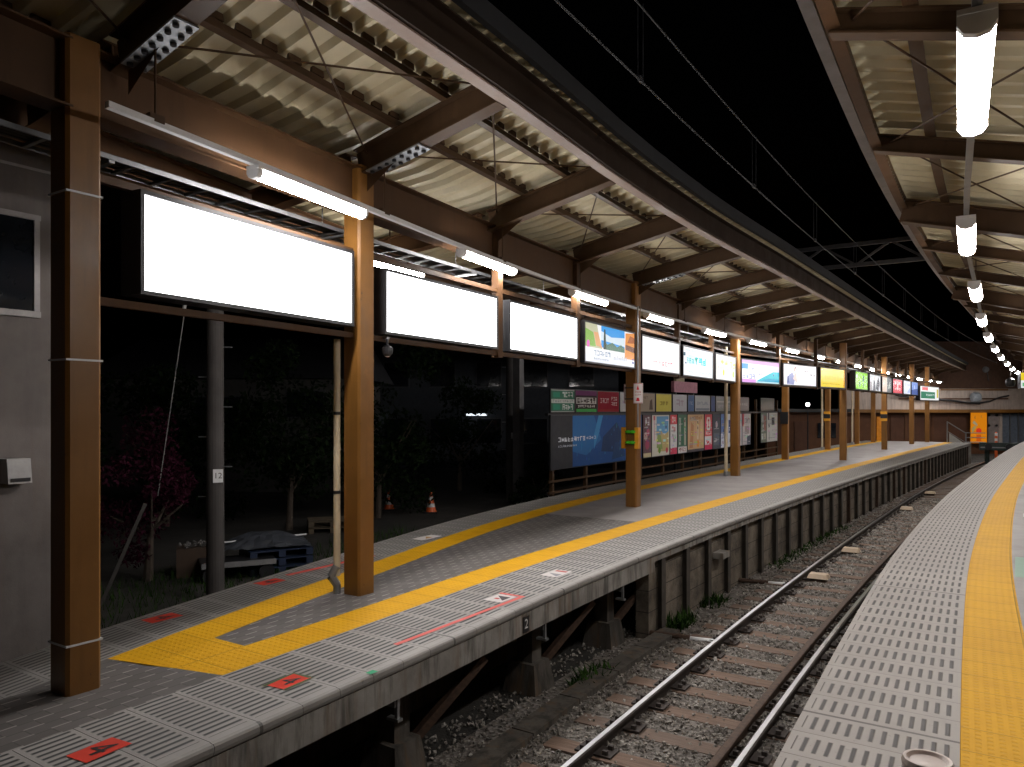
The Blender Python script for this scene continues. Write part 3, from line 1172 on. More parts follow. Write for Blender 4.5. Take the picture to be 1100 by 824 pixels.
def make_lamp(L, wide, glow=None):
    t = thing('tube_lamp', 'lamp', 'tube lamp')
    w, h = wide, wide * .6
    m = MB()
    sec = [(-w/2, 0), (-w/2, -h * .45), (-w * .33, -h * .85), (0, -h), (w * .33, -h * .85), (w/2, -h * .45), (w/2, 0)]
    x0, x1 = -L/2 + .05, L/2 - .03
    for (y0, z0), (y1, z1) in zip(sec[:-1], sec[1:]):
        m.face([(x0, y0, z0), (x1, y0, z0), (x1, y1, z1), (x0, y1, z1)])
    m.face([(x0, y, z) for y, z in sec]); m.face([(x1, y, z) for y, z in sec])
    m.build('diffuser', glow or LAMPM, t)
    m = MB(); m.box(-L/2, -w/2 - .004, .002, L/2, w/2 + .004, .028)
    m.build('housing', CAPM, t)
    for (xa, xb) in ((-L/2, x0 - .002), (x1 + .002, L/2)):
        m = MB()
        a = [(xa, y * 1.06, z * 1.06) for y, z in sec]; b = [(xb, y * 1.06, z * 1.06) for y, z in sec]
        for i in range(len(sec)):
            j = (i + 1) % len(sec)
            m.face([a[i], a[j], b[j], b[i]])
        m.face(a); m.face(b)
        m.build('end_cap', CAPM, t)
    return t


def clone(t):
    c = t.copy(); COL.objects.link(c)
    for ch in t.children:
        d = ch.copy(); COL.objects.link(d); d.parent = c
        for g in ch.children:
            e = g.copy(); COL.objects.link(e); e.parent = d
    return c


def heading(fn, s):
    k = fn.slope(s)
    return math.atan2(TY - k * TX, TX + k * TY)


ORD = ['nearest', 'second', 'third', 'fourth', 'fifth', 'sixth', 'seventh', 'eighth', 'ninth', 'tenth', 'eleventh', 'twelfth', 'thirteenth', 'fourteenth', 'fifteenth', 'sixteenth', 'seventeenth', 'farthest']
proto = make_lamp(1.34, .11)
for k in range(18):
    s = 4.27 + 3.2 * k - (.0 if k < 1 else .07)
    t = proto if k == 0 else clone(proto)
    t.location = P(s, LL(s), ZL - .05)
    t.rotation_euler = (0, 0, heading(LL, s))
    w = ORD[k]
    tag(t, {0: 'nearest glowing tube lamp of the island row, just left of the second column',
            17: 'farthest glowing tube lamp of the island row, by the brown end wall'}.get(k, 'glowing tube lamp over the island platform, %s from the camera in its row' % w), 'tube lamp', 'tube lamps over the island platform')
for k in range(1):
    s = 6.9 + 6.4 * k
    t = clone(proto)
    t.location = P(s, BL(s) - .95, ZL - .05)
    t.rotation_euler = (0, 0, heading(BL, s))
    tag(t, ['glowing tube lamp behind the second white light box, left of the spine beam', 'tube lamp of the far-side row, second from the camera', 'tube lamp of the far-side row, third from the camera', 'tube lamp of the far-side row, farthest from the camera'][k], 'tube lamp', 'tube lamps on the far side of the island canopy')
    t2 = thing('lamp_bracket', ['steel hanger above the nearest lamp of the far-side row', 'steel hanger above the second far-side lamp', 'steel hanger above the third far-side lamp', 'steel hanger above the farthest far-side lamp'][k], 'bracket', P(s, BL(s) - .95, ZL))
    m = MB(); m.box(-.3, -.03, -.016, .3, .03, .02); m.build('plate', GREYM, t2)
    m = MB(); m.tube((0, 0, .02), (0, 0, .75), .008, seg=6); m.build('rod', DKBROWN, t2)
    t2.rotation_euler = (0, 0, heading(BL, s))
rproto = make_lamp(1.5, .15, LAMPR)
for k in range(1, 14):
    s = 4.7 + 4.2 * (k - 1)
    t = rproto if k == 1 else clone(rproto)
    t.location = P(s, RL(s), ZL - .052)
    t.rotation_euler = (0, 0, heading(RL, s))
    tag(t, {1: 'biggest glowing tube lamp, at the top right under the right canopy',
            13: 'farthest glowing tube lamp of the right canopy row'}.get(k, 'glowing tube lamp under the right canopy, %s from the camera in its row' % ORD[min(k - 1, 16)]), 'tube lamp', 'tube lamps over the right platform')

# ------------------------------------------------------------------ light boxes
def frame_dir(a, b):
    A, B = P(*a), P(*b)
    d = B - A
    return A, d.length, math.atan2(d.y, d.x)


def glyphs(x0, y0, x1, y1, col, count=None, seed=0):
    """a line of block characters too small to read: strokes inside square cells"""
    r = random.Random(seed)
    out = []
    h = y1 - y0
    n = count or max(1, int((x1 - x0) / (h * 1.08)))
    w = (x1 - x0) / n
    for i in range(n):
        cx = x0 + i * w
        for k in range(2 + r.randrange(2)):
            yy = y0 + h * r.choice((.05, .3, .5, .72, .88))
            out.append((cx + w * .12, yy, cx + w * .88, yy + h * .17, col))
        for k in range(1 + r.randrange(2)):
            xx = cx + w * r.choice((.15, .4, .62, .78))
            out.append((xx, y0 + h * .05, xx + w * .2, y0 + h * .95, col))
    return out


def art_mesh(L, H, base, rects, y, step=.0015):
    """print on a flat sheet in the local xz plane facing -y: layers of ink as thin raised shapes"""
    m = MB()
    m.face([(0, y, 0), (L, y, 0), (L, y, H), (0, y, H)], col=base)
    for i, r in enumerate(rects):
        yy = y - step * (1 + i * .02) - .0006
        if r[0] == 'poly':
            m.face([(p[0] * L, yy, p[1] * H) for p in r[1]], col=r[2])
        elif r[0] == 'disc':
            _, cx, cy, rad, c = r
            m.face([(cx * L + rad * H * math.cos(a * .3927), yy, cy * H + rad * H * math.sin(a * .3927)) for a in range(16)], col=c)
        else:
            x0, y0, x1, y1, c = r
            m.face([(x0 * L, yy, y0 * H), (x1 * L, yy, y0 * H), (x1 * L, yy, y1 * H), (x0 * L, yy, y1 * H)], col=c)
    return m


BOXG = 'light boxes along the island platform'


def light_box(a, b, z0, z1, label, base=None, rects=(), fr=BLACK):
    if a[0] > 28: a, b = (a[0], a[1] + .12), (b[0], b[1] + .12)
    A, L, ang = frame_dir(a, b)
    t = thing('light_box', label, 'light box', (A.x, A.y, z0), ang, BOXG)
    D, bw = .1, .028
    H = z1 - z0
    m = MB()
    m.box(0, -D, 0, L, D, bw); m.box(0, -D, H - bw, L, D, H)
    m.box(0, -D, bw, bw, D, H - bw); m.box(L - bw, -D, bw, L, D, H - bw)
    m.box(bw, .0, bw, L - bw, .02, H - bw)
    bevel(m.build('frame', fr, t), .004, 1)
    il, ih = L - 2 * bw - .004, H - 2 * bw - .004
    if base is None:
        m = MB(); m.box(bw + .002, -D + .012, bw + .002, L - bw - .002, -.002, H - bw - .002)
        m.build('lit_panel', BOXM, t)
    else:
        m = art_mesh(il, ih, base, rects, 0)
        o = m.build('lit_panel', ADLIT, t)
        o.location = (bw + .002, -D + .014, bw + .002)
    return t


c_sky, c_or = (.10, .42, .85), (.85, .30, .06)
wht = (1.0, 1.0, 1.02)
light_box((2.86, -4.96), (5.08, -5.22), 2.52, 3.22, 'largest blank white light box, between the two nearest columns')
light_box((5.54, -5.26), (7.73, -5.42), 2.49, 3.14, 'blank white light box just right of the second column')
light_box((8.01, -5.44), (10.11, -5.60), 2.49, 3.14, 'smallest of the three blank white light boxes, left of the landscape picture')
r = [('poly', [(.3, .42), (.78, .42), (.78, 1), (.3, 1)], (.06, .38, .88)), ('poly', [(.3, .62), (.78, .55), (.78, .8), (.5, .74), (.3, .86)], (.75, .88, .98)),
     ('poly', [(.34, .38), (.78, .38), (.78, .5), (.7, .58), (.62, .5), (.52, .6), (.42, .52), (.36, .62)], (.10, .22, .16)), ('poly', [(.34, .38), (.4, .38), (.38, .92), (.355, .92)], (.03, .06, .05)),
     ('poly', [(0, .38), (.32, .38), (.26, .7), (.22, 1), (0, 1)], (.62, .62, .42)), ('poly', [(.0, .4), (.2, .42), (.15, .78), (0, .86)], (.28, .52, .10)), ('poly', [(.2, .45), (.32, .4), (.24, .8), (.16, .8)], (.85, .45, .22)),
     ('disc', .06, .46, .1, (.85, .16, .6)), ('poly', [(.78, .22), (1, .20), (1, 1), (.8, .95)], (.85, .33, .08)), ('poly', [(.8, .48), (1, .42), (1, .58), (.8, .62)], (.20, .08, .05)), ('poly', [(.84, .68), (1, .7), (1, .86), (.9, .9)], (.45, .14, .05)),
     (0, 0, 1, .2, (.86, .90, 1.0)), (0, .2, .78, .38, wht)]
r += glyphs(.16, .18, .48, .31, (.25, .35, .5), 6, 3) + glyphs(.54, .14, .82, .24, (.6, .62, .7), 8, 4) + glyphs(.16, .07, .44, .12, (.35, .4, .5), 12, 5) + [(.95, .1, .98, .16, (.1, .15, .5)), (.95, .2, .98, .24, (.1, .2, .6))]
light_box((10.35, -5.62), (12.57, -5.78), 2.47, 3.13, 'backlit picture of blue sky, plants and orange rock, left of the third column', wht, r)
r = glyphs(.27, .2, .47, .3, (.92, .42, .42), 4, 6) + glyphs(.5, .16, .8, .32, (.92, .35, .38), 4, 7) + [('disc', .5, .43, .016, (.2, .55, .5))] + glyphs(.62, .62, .72, .66, (.9, .7, .75), 4, 8)
light_box((12.9, -5.8), (15.19, -5.95), 2.47, 3.13, 'white light box with faint red lettering, right of the third column', (1.15, 1.13, 1.15), r)
r = [(.16, .42, .76, .74, (.72, .95, 1.0))] + glyphs(.1, .42, .34, .62, (.1, .68, .72), 3, 9) + glyphs(.36, .42, .74, .72, (.0, .6, .75), 3, 10) + [('poly', [(.36, .66), (.46, .66), (.41, .5)], (.0, .42, .35)), (.0, .68, .07, .8, (.03, .14, .2)), (.06, .4, .1, .46, (.03, .14, .3))] \
    + glyphs(.08, .86, .9, .92, (.5, .72, .85), 20, 11) + glyphs(.1, .1, .95, .18, (.55, .65, .85), 16, 12)
light_box((15.38, -5.96), (17.74, -6.11), 2.46, 3.12, 'backlit notice with turquoise lettering on white', (1.0, 1.06, 1.1), r)
r = [('disc', .38, .3, .13, (.80, .82, .06)), ('disc', .88, .28, .14, (.5, .78, .12))] + glyphs(.22, .62, .6, .84, (.86, .84, .25), 2, 13) + glyphs(.7, .52, .98, .78, (.74, .8, .2), 2, 14) + glyphs(.1, .44, .4, .52, (.92, .55, .5), 4, 15) + glyphs(.5, .42, .66, .5, (.85, .6, .7), 2, 16)
light_box((17.94, -6.12), (19.88, -6.23), 2.46, 3.12, 'backlit white panel with yellow and lime discs, left of the fourth column', (1.05, 1.05, .98), r)
r = [('poly', [(0, 0), (.36, 0), (.36, .14), (0, .14)], (.78, .36, .86)), ('poly', [(0, .86), (1, .82), (1, 1), (0, 1)], (.82, .42, .86)), ('poly', [(0, .6), (.16, .6), (.16, .84), (0, .84)], (.08, .32, .75)), ('poly', [(.36, .06), (1, .06), (1, .56), (.82, .54), (.6, .32)], (.02, .62, .76)),
     ('poly', [(.4, .06), (1, .06), (1, .2), (.7, .22)], (.02, .42, .68)), ('poly', [(.82, .54), (1, .56), (1, .82), (.8, .82)], (.78, .7, .98)), ('poly', [(.4, .0), (1, 0), (1, .06), (.4, .06)], (.55, .85, .9))]
r += glyphs(.2, .58, .32, .68, (.2, .25, .45), 3, 17) + glyphs(.02, .18, .16, .32, (.35, .45, .8), 2, 18) + glyphs(.18, .16, .34, .36, (.25, .32, .6), 2, 19) + glyphs(.44, .36, .54, .44, (.3, .3, .6), 3, 20) + [('disc', .84, .4, .05, (.03, .25, .55))] + glyphs(.4, .68, .78, .75, (.9, .6, .8), 9, 21)
light_box((20.35, -6.22), (22.76, -5.84), 2.46, 3.12, 'backlit panel with violet border and turquoise wave, right of the fourth column', (.98, .93, 1.05), r)
r = [('poly', [(.1, .02), (.3, .02), (.34, .3), (.26, .62), (.16, .5), (.12, .3)], (.34, .38, .66)), ('poly', [(.28, .3), (.4, .12), (.38, .55), (.33, .62)], (.98, .72, .66)), ('disc', .32, .76, .1, (.90, .62, .56)), ('poly', [(.27, .72), (.36, .92), (.4, .72), (.34, .86)], (.3, .10, .12)), ('poly', [(.1, .1), (.17, .1), (.15, .45), (.11, .4)], (.14, .18, .4))]
r += glyphs(.6, .68, .74, .76, (.15, .15, .18), 4, 22) + glyphs(.78, .5, .96, .62, (.15, .15, .2), 4, 23)
light_box((23.01, -5.8), (25.54, -5.4), 2.46, 3.12, 'white light box with a painted figure at its left, beside the yellow one', (1.1, 1.06, 1.08), r)
r = [('disc', .06, .92, .03, (.95, .93, .85)), ('poly', [(.94, .0), (1, 0), (1, .3)], (.78, .34, .02)), ('poly', [(.93, .1), (1, .0), (1, 1), (.95, .95)], (.85, .42, .02))] + glyphs(.12, .4, .9, .6, (.88, .60, .01), 6, 24) + glyphs(.1, .15, .8, .2, (.55, .4, .02), 18, 25)
light_box((25.85, -5.35), (28.09, -5.0), 2.46, 3.12, 'plain bright yellow light box left of a brown column', (.98, .70, .015), r)
r = [('poly', [(.3, .1), (.42, .2), (.4, .5), (.28, .4)], (.06, .30, .03)), ('poly', [(.55, .4), (.75, .5), (.7, .9), (.58, .8)], (.05, .26, .03)), ('poly', [(.6, .1), (.68, .1), (.72, .4), (.6, .4)], (.08, .34, .03)), ('poly', [(.8, .2), (.95, .5), (.9, .8)], (.10, .40, .04)), ('disc', .12, .75, .14, (.9, 1, .8))]
light_box((28.94, -4.94), (31.2, -4.88), 2.46, 3.12, 'lime green light box with dark leaf shapes, beside the yellow one', (.28, .80, .02), r)
r = [('poly', [(.3, 0), (.55, 0), (.5, .6), (.35, .7)], (.12, .13, .16)), ('poly', [(.55, .1), (.8, 0), (.95, .5), (.8, .9), (.65, .6)], (.06, .07, .10)), ('poly', [(.0, 0), (.25, 0), (.2, .5), (0, .6)], (.42, .40, .42)), ('disc', .45, .8, .12, (.66, .55, .5))]
light_box((31.56, -4.87), (34.0, -4.82), 2.46, 3.12, 'light box with a grey and white photograph, right of the lime green one', (.76, .78, .82), r)
r = [(.0, 0, .48, 1, (.86, .68, .56)), (.52, 0, 1, 1, (.14, .16, .17)), ('disc', .2, .6, .2, (.95, .84, .72)), ('poly', [(.6, .2), (.9, .3), (.8, .8)], (.42, .46, .42))]
light_box((34.32, -4.81), (36.68, -4.75), 2.46, 3.12, 'light box half beige and half black, left of the red one', (.8, .76, .7), r)
r = [('disc', .5, .5, .3, (.9, .5, .5))] + glyphs(.15, .6, .85, .85, (.98, .8, .8), 3, 26) + glyphs(.2, .2, .8, .4, (.98, .75, .75), 4, 27)
light_box((37.0, -4.74), (39.23, -4.62), 2.46, 3.12, 'red light box with pale lettering in the far row', (.80, .06, .10), r)
r = glyphs(.1, .6, .9, .8, (.55, .6, .85), 3, 28) + [('poly', [(.5, .1), (.95, .1), (.9, .5)], (.5, .62, .95))]
light_box((39.45, -4.6), (41.34, -4.5), 2.46, 3.12, 'pale white and blue light box right of the red one', (.92, .96, 1.1), r)
r = [('poly', [(0, 0), (1, 0), (1, .5), (0, .35)], (.04, .10, .38)), ('disc', .5, .62, .16, (.6, .7, .95))]
light_box((41.59, -4.49), (43.39, -4.39), 2.46, 3.12, 'deep blue light box at the far end of the row', (.22, .36, .82), r)
r = [(.04, .12, .78, .62, (.02, .22, .12)), (.88, .2, .97, .85, (.66, .55, .06)), (.1, .72, .4, .96, (.85, .12, .14)), (.02, .0, .98, .05, (.9, .9, .9))] + glyphs(.3, .3, .74, .45, (.85, .9, .88), 7, 29)
t = light_box((43.95, -4.34), (48.0, -3.8), 2.22, 2.98, 'last hanging sign of the row, white with a green band', (.98, .98, .98), r)
t.name = 'hanging_sign'; t['category'] = 'hanging sign'; del t['group']

# ------------------------------------------------------------------ things on the columns
# second column: beige conduit with a valve box, small round camera
ci = COLS[1]
t = thing('drain_pipe', 'cream downpipe clamped to the far side of the second column', 'downpipe', P(ci[0] - .13, ci[1] - .16), HEAD)
m = MB(); m.tube((0, 0, .17), (0, 0, 2.42), .033, seg=14); m.build('pipe', BEIGE, t, smooth=False)
for z in (.95, 1.7):
    m = MB(); m.tube((0, 0, z), (0, 0, z + .03), .037, seg=14); m.build('clamp', BLACK, t)
m = MB(); m.tube((0, 0, .0), (.0, 0, .09), .036, seg=12); m.tube((0, 0, .085), (-.05, .03, .17), .04, seg=12); m.tube((-.05, .03, .165), (0, 0, .26), .04, seg=12)
m.build('elbow', GREYM, t)
t = thing('dome_camera', 'small dark dome camera hung under the corner of a white light box', 'camera', P(5.62, -5.2, 2.33), HEAD)
m = MB(); m.lathe([(.0, -.06), (.03, -.052), (.05, -.03), (.055, 0), (.055, .03), (.03, .05), (.012, .06), (.012, .12), (0, .12)], 14); m.build('housing', BLACK, t, smooth=True)
m = MB(); m.lathe([(0, -.062), (.02, -.058), (.03, -.05)], 12); m.build('lens', WHITEM, t)
m = MB(); m.box(-.02, -.012, .118, .02, .12, .14); m.build('bracket', GREYM, t)
# third column: notices and departure lamps
ci = COLS[2]
h = .1075


def notice(loc, rz, label, nw=.09):
    t = thing('notice_board', label, 'notice', loc, rz, 'white notices on the third column')
    m = MB(); m.box(-nw, 0, 0, nw, .012, .36); bevel(m.build('plate', WHITEM, t), .003, 1)
    r = [('poly', [(.35, .68), (.65, .68), (.5, .92)], (.75, .03, .05)), ('disc', .5, .2, .08, (.75, .03, .05)), (.3, .1, .7, .16, (.75, .03, .05)), (.0, .0, 1, .02, (.6, .1, .1)), (.0, .98, 1, 1, (.6, .1, .1)), (0, 0, .025, 1, (.6, .1, .1)), (.975, 0, 1, 1, (.6, .1, .1))]
    r += glyphs(.15, .52, .85, .62, (.55, .2, .2), 5, 30) + glyphs(.15, .38, .85, .46, (.55, .25, .25), 6, 31)
    m = art_mesh(2 * nw - .01, .35, (.80, .78, .78), r, 0); o = m.build('print', STICK, t); o.location = (-nw + .005, -.004, .005)
    return t


zN = 1.86
facing = HEAD - math.pi / 2      # board normal (-y) points back along -s
b = P(ci[0] - h - .02, ci[1] + .15, zN); notice(b, facing, 'white notice with red signs on the right of the third column')
b = P(ci[0] + h + .01, ci[1] - .15, zN); notice(b, facing, 'white notice with red signs on the left of the third column')
t = thing('strap', 'two thin black straps holding the notices round the third column', 'strap', P(*ci, 1.9))
inv = Matrix.Translation(-P(*ci, 1.9))
for z in (1.93, 2.13):
    m = MB(); m.sweep(lambda s: ci[1], ci[0] - h - .008, ci[0] + h + .008, -h - .008, h + .008, z, z + .022, 1)
    o = m.build('band', BLACK, t); o.matrix_parent_inverse = inv
YEL = simple('yellow_plastic', (.72, .33, .02), .4)
GRN = NT('green_lens'); GRN.b.inputs['Emission Color'].default_value = (.1, .7, .02, 1); GRN.b.inputs['Emission Strength'].default_value = .04; GRN = GRN.out((.07, .42, .03), .12)
t = thing('signal_box', 'yellow call box with two green domed lamps on the third column', 'signal box', P(ci[0] - h, ci[1], 1.05), facing)
for sx in (-1, 1):
    m = MB(); m.box(sx * .13 - .035, -.05, .0, sx * .13 + .035, .06, .38)
    bevel(m.build('case', YEL, t), .012, 2)
for z in (.08, .27):
    m = MB(); m.lathe([(.0, 0), (.03, .006), (.055, .02), (.06, .035), (.045, .05), (.02, .06), (.0, .065)], 14)
    o = m.build('green_lamp', GRN, t, smooth=True); o.location = (-.02, -.06, z)
    m = MB(); m.box(-.1, -.03, z - .012, .1, -.002, z + .0); m.build('shelf', BLACK, t)
    m = MB(); m.lathe([(.0, 0), (.03, .006), (.055, .02), (.06, .035), (.045, .05), (.02, .06), (.0, .065)], 14)
    o = m.build('green_lamp', GRN, t, smooth=True); o.location = (.06, -.06, z)
t = thing('conduit', 'thin grey conduit running up the corner of the third column', 'conduit', P(ci[0] - .08, ci[1] + h + .02, 0))
m = MB(); m.tube((0, 0, 1.43), (0, 0, 3.6), .012, seg=8); m.build('conduit_pipe', GREYM, t)
# pipes beside farther columns
for (s, n, lab) in ((20.1, -6.22, 'cream downpipe beside the fourth column'), (35.5, -6.92, 'cream downpipe beside a far column under the yellow light box'), (42.1, -6.8, 'cream downpipe beside a far column near the end wall')):
    t = thing('drain_pipe', lab, 'downpipe', P(s - .15, n - .2), HEAD)
    m = MB(); m.tube((0, 0, .12), (0, 0, 3.4), .045, seg=10); m.build('pipe', BEIGE, t)
    m = MB(); m.tube((0, 0, 0), (0, 0, .12), .06, seg=10); m.build('elbow', GREYM, t)
# small yellow-black boxes on far columns
for (s, n, lab) in ((35.5, -6.92, 'small yellow and black box on a far left-row column'), (36.85, -4.85, 'small yellow and black box on a far right-row column'), (27.6, -6.78, 'dark box strapped to the fifth column')):
    t = thing('column_box', lab, 'box', P(s - h, n, 1.25), facing)
    m = MB(); m.box(-.13, -.06, 0, .13, 0, .42); bevel(m.build('case', BLACK if 'dark' in lab else YEL, t), .01, 1)
    m = MB(); m.box(-.135, -.066, .12, .135, -.061, .3); m.build('panel', BLACK, t)

# ------------------------------------------------------------------ platform stickers
def sticker(s, n, w, d, base, label, texts=(), rects=(), rot=0.0, name='floor_sticker', z=.004):
    """flat decal: x across the reading direction, y up"""
    t = thing(name, label, 'floor sticker', P(s, n, z), HEAD + rot)
    m = MB()
    m.face([(-w/2, -d/2, 0), (w/2, -d/2, 0), (w/2, d/2, 0), (-w/2, d/2, 0)], col=base)
    for i, (pts, c) in enumerate(rects):
        m.face([(p[0], p[1], .0008 + i * .0002) for p in pts], col=c)
    m.build('decal', STICK, t)
    for (txt, size, x, y, mat) in texts:
        text(txt, size, mat, t, (x, y, .0022))
    return t


def text(txt, size, mat, parent, loc, rot=(0, 0, 0), name='lettering', bold=.0):
    cu = bpy.data.curves.new('lettering', 'FONT')
    cu.body = txt; cu.size = size; cu.align_x = 'CENTER'; cu.align_y = 'CENTER'; cu.offset = bold
    tmp = bpy.data.objects.new('lettering', cu)
    COL.objects.link(tmp)
    dg = bpy.context.evaluated_depsgraph_get()
    me = bpy.data.meshes.new_from_object(tmp.evaluated_get(dg))
    bpy.data.objects.remove(tmp)
    me.materials.clear(); me.materials.append(mat)
    o = bpy.data.objects.new(name, me)
    o.location = loc; o.rotation_euler = rot
    return link(o, parent)


INK = simple('black_ink', (.03, .02, .02), .5)
REDC, WHC = (.72, .06, .035), (.66, .62, .61)
RB = -math.pi / 2
sticker(2.10, -3.93, .165, .25, REDC, 'red number 4 sticker on the nearest slotted panel, at the bottom edge of the photo', [('4', .22, 0, 0, INK)], rot=RB + .1)
sticker(3.30, -3.90, .15, .24, REDC, 'red number 4 sticker smeared with moss, right of the yellow corner', [('4', .20, 0, 0, INK)], [([(-.095, -.14), (-.07, -.14), (-.075, .13), (-.09, .15)], (.10, .13, .06)), ([(.07, -.12), (.095, -.13), (.09, .14), (.075, .11)], (.12, .14, .07)), ([(-.07, .115), (.07, .10), (.07, .135), (-.07, .13)], (.12, .14, .07))], rot=RB + .1)
sticker(3.72, -5.98, .17, .28, REDC, 'red number 4 sticker on the far edge, right beside the nearest column', [('4', .24, 0, 0, INK)], rot=RB)
sticker(5.10, -6.32, .17, .28, REDC, 'red number 4 sticker on the far edge, left of the yellow strip', [('4', .24, 0, 0, INK)], rot=RB)
# red line with pictogram plate
t = thing('floor_marking', 'long red line with a white pictogram square on the slotted panels', 'floor marking', P(5.4, -3.95, .004), HEAD)
m = MB(); m.face([(-1.15, -.12, 0), (.62, -.12, 0), (.62, -.075, 0), (-1.15, -.075, 0)], col=(.72, .16, .14))
m.face([(.575, -.075, 0), (.62, -.075, 0), (.62, .16, 0), (.575, .16, 0)], col=(.72, .16, .14))
m.build('red_line', STICK, t)
m = MB(); m.face([(.30, -.06, .001), (.56, -.06, .001), (.56, .14, .001), (.30, .14, .001)], col=WHC)
m.face([(.36, -.03, .0018), (.50, -.03, .0018), (.50, .11, .0018)], col=(.08, .07, .07)); m.face([(.38, .03, .0024), (.42, .03, .0024), (.42, .08, .0024), (.38, .08, .0024)], col=(.5, .08, .07))
m.build('pictogram', STICK, t)
t = sticker(7.05, -4.1, .34, .2, WHC, 'pale worn sticker on the slotted panels beyond the red line', [], [([(-.14, -.08), (-.02, -.08), (-.02, .08)], (.3, .3, .32)), ([(.08, -.07), (.14, -.07), (.14, .07), (.08, .07)], (.5, .12, .1))])
t = thing('floor_marking', 'short red line on the far edge behind the second column', 'floor marking', P(5.95, -6.42, .004), HEAD)
m = MB(); m.face([(-.55, -.035, 0), (.75, -.035, 0), (.75, .035, 0), (-.55, .035, 0)], col=(.70, .10, .08)); m.build('red_line', STICK, t)
t = sticker(8.05, -6.72, .42, .2, WHC, 'pale sticker on the far edge right of the second column', [], [([(-.1, -.06), (.05, -.06), (.05, .06)], (.5, .3, .1))])
sticker(3.72, -3.58, .07, .05, (.05, .36, .18), 'small green tape mark on the platform nosing near the camera', name='tape_mark')
sticker(10.2, .13, 1.3, .3, (.32, .46, .38), 'pale mint green floor patch right of the yellow strip', name='floor_patch')
sticker(15.2, .2, .5, .24, (.62, .62, .60), 'white floor patch right of the yellow strip farther away', name='floor_patch')
# number plate on the platform fascia
t = thing('number_plate', 'small dark plate with a white 2 on the platform fascia', 'number plate', P(5.78, LE(5.78) - .018, -.175), HEAD)
m = MB(); m.box(-.05, -.006, -.07, .05, .0, .07); m.build('plate', BLACK, t)
text('2', .12, WHITEM, t, (0, -.0075, 0), (math.pi / 2, 0, 0))

# round capped post at the bottom edge of the photograph
t = thing('bollard', 'round cream capped post at the bottom edge of the right platform', 'bollard', (1.135, 2.085, 0))
m = MB(); m.lathe([(.052, 0), (.052, .755), (.0, .755)], 24); m.build('post', BEIGE, t, smooth=False)
m = MB(); m.lathe([(.0525, .757), (.062, .765), (.065, .785), (.06, .797), (.052, .797), (.044, .789), (.0, .786)], 28); m.build('cap', simple('cream_cap', (.72, .60, .54), .4), t, smooth=True)

# ------------------------------------------------------------------ advertisement hoarding beyond the island
HN = -10.5
HLEFT = P(0, HN)


def hoard(s0, s1, z0, z1, base, rects, label, cat='poster', group=None, name='poster', depth=.05, glass=True):
    A, B = P(s0, HN), P(s1, HN)
    t = thing(name, label, cat, (A.x, A.y, z0), HEAD, group)
    L, H = s1 - s0, z1 - z0
    m = MB(); m.box(0, 0, 0, L, depth, H)
    m.build('panel', BLACK if depth > .04 else GREYM, t)
    br = lambda c: tuple(min(.85, x * 1.45) for x in c)
    m = art_mesh(L - .06, H - .05, br(base), [(*q[:-1], br(q[-1])) for q in rects], 0); o = m.build('print', PRINTG if name == 'advert_board' else PRINT, t); o.location = (.03, -.003, .025)
    return t


LG = 'posters of the lower row of the hoarding'
UG = 'posters of the upper row of the hoarding'
zl0, zl1, zu0, zu1 = .1, 1.58, 1.66, 2.32
# big dark blue advertisement
rb = [(.2, 0, 1, 1, (.012, .055, .18)), ('poly', [(.2, .3), (.34, .2), (.5, .5), (.42, 1), (.2, 1)], (.018, .10, .26)), ('poly', [(.42, .3), (.47, .6), (.52, 1), (.47, 1), (.42, .6)], (.035, .17, .36)), ('poly', [(.5, .25), (.7, .2), (.74, .6), (.68, .85), (.6, .7), (.52, .55)], (.012, .03, .085)),
      ('poly', [(.62, .05), (.78, .1), (.76, .4), (.66, .42)], (.014, .04, .11)), ('poly', [(.8, .05), (.86, .1), (.9, .7), (.86, .95), (.82, .5)], (.03, .12, .32)), ('disc', .85, .2, .035, (.25, .42, .62)), ('disc', .845, .13, .02, (.4, .52, .66)), (0, 0, .2, 1, (.022, .022, .026))]
rr_ = random.Random(5)
for k in range(34):
    x, y = rr_.uniform(.22, .95), rr_.uniform(.05, .95)
    w, q = rr_.uniform(.004, .012), rr_.uniform(.03, .14)
    rb.append(('poly', [(x, y), (x + w, y + q * .3), (x + w * .4, y + q)], (.02 * rr_.uniform(.6, 2), .08 * rr_.uniform(.6, 2), .24 * rr_.uniform(.6, 1.5))))
rb += glyphs(.06, .5, .33, .585, (.5, .52, .56), 9, 40) + glyphs(.335, .52, .44, .58, (.35, .4, .5), 4, 41) + glyphs(.06, .4, .24, .44, (.32, .34, .38), 12, 42)
hoard(17.75, 23.75, .1, 1.60, (.02, .022, .026), rb, 'large dark blue underwater picture at the left end of the hoarding', 'billboard', None, 'billboard')
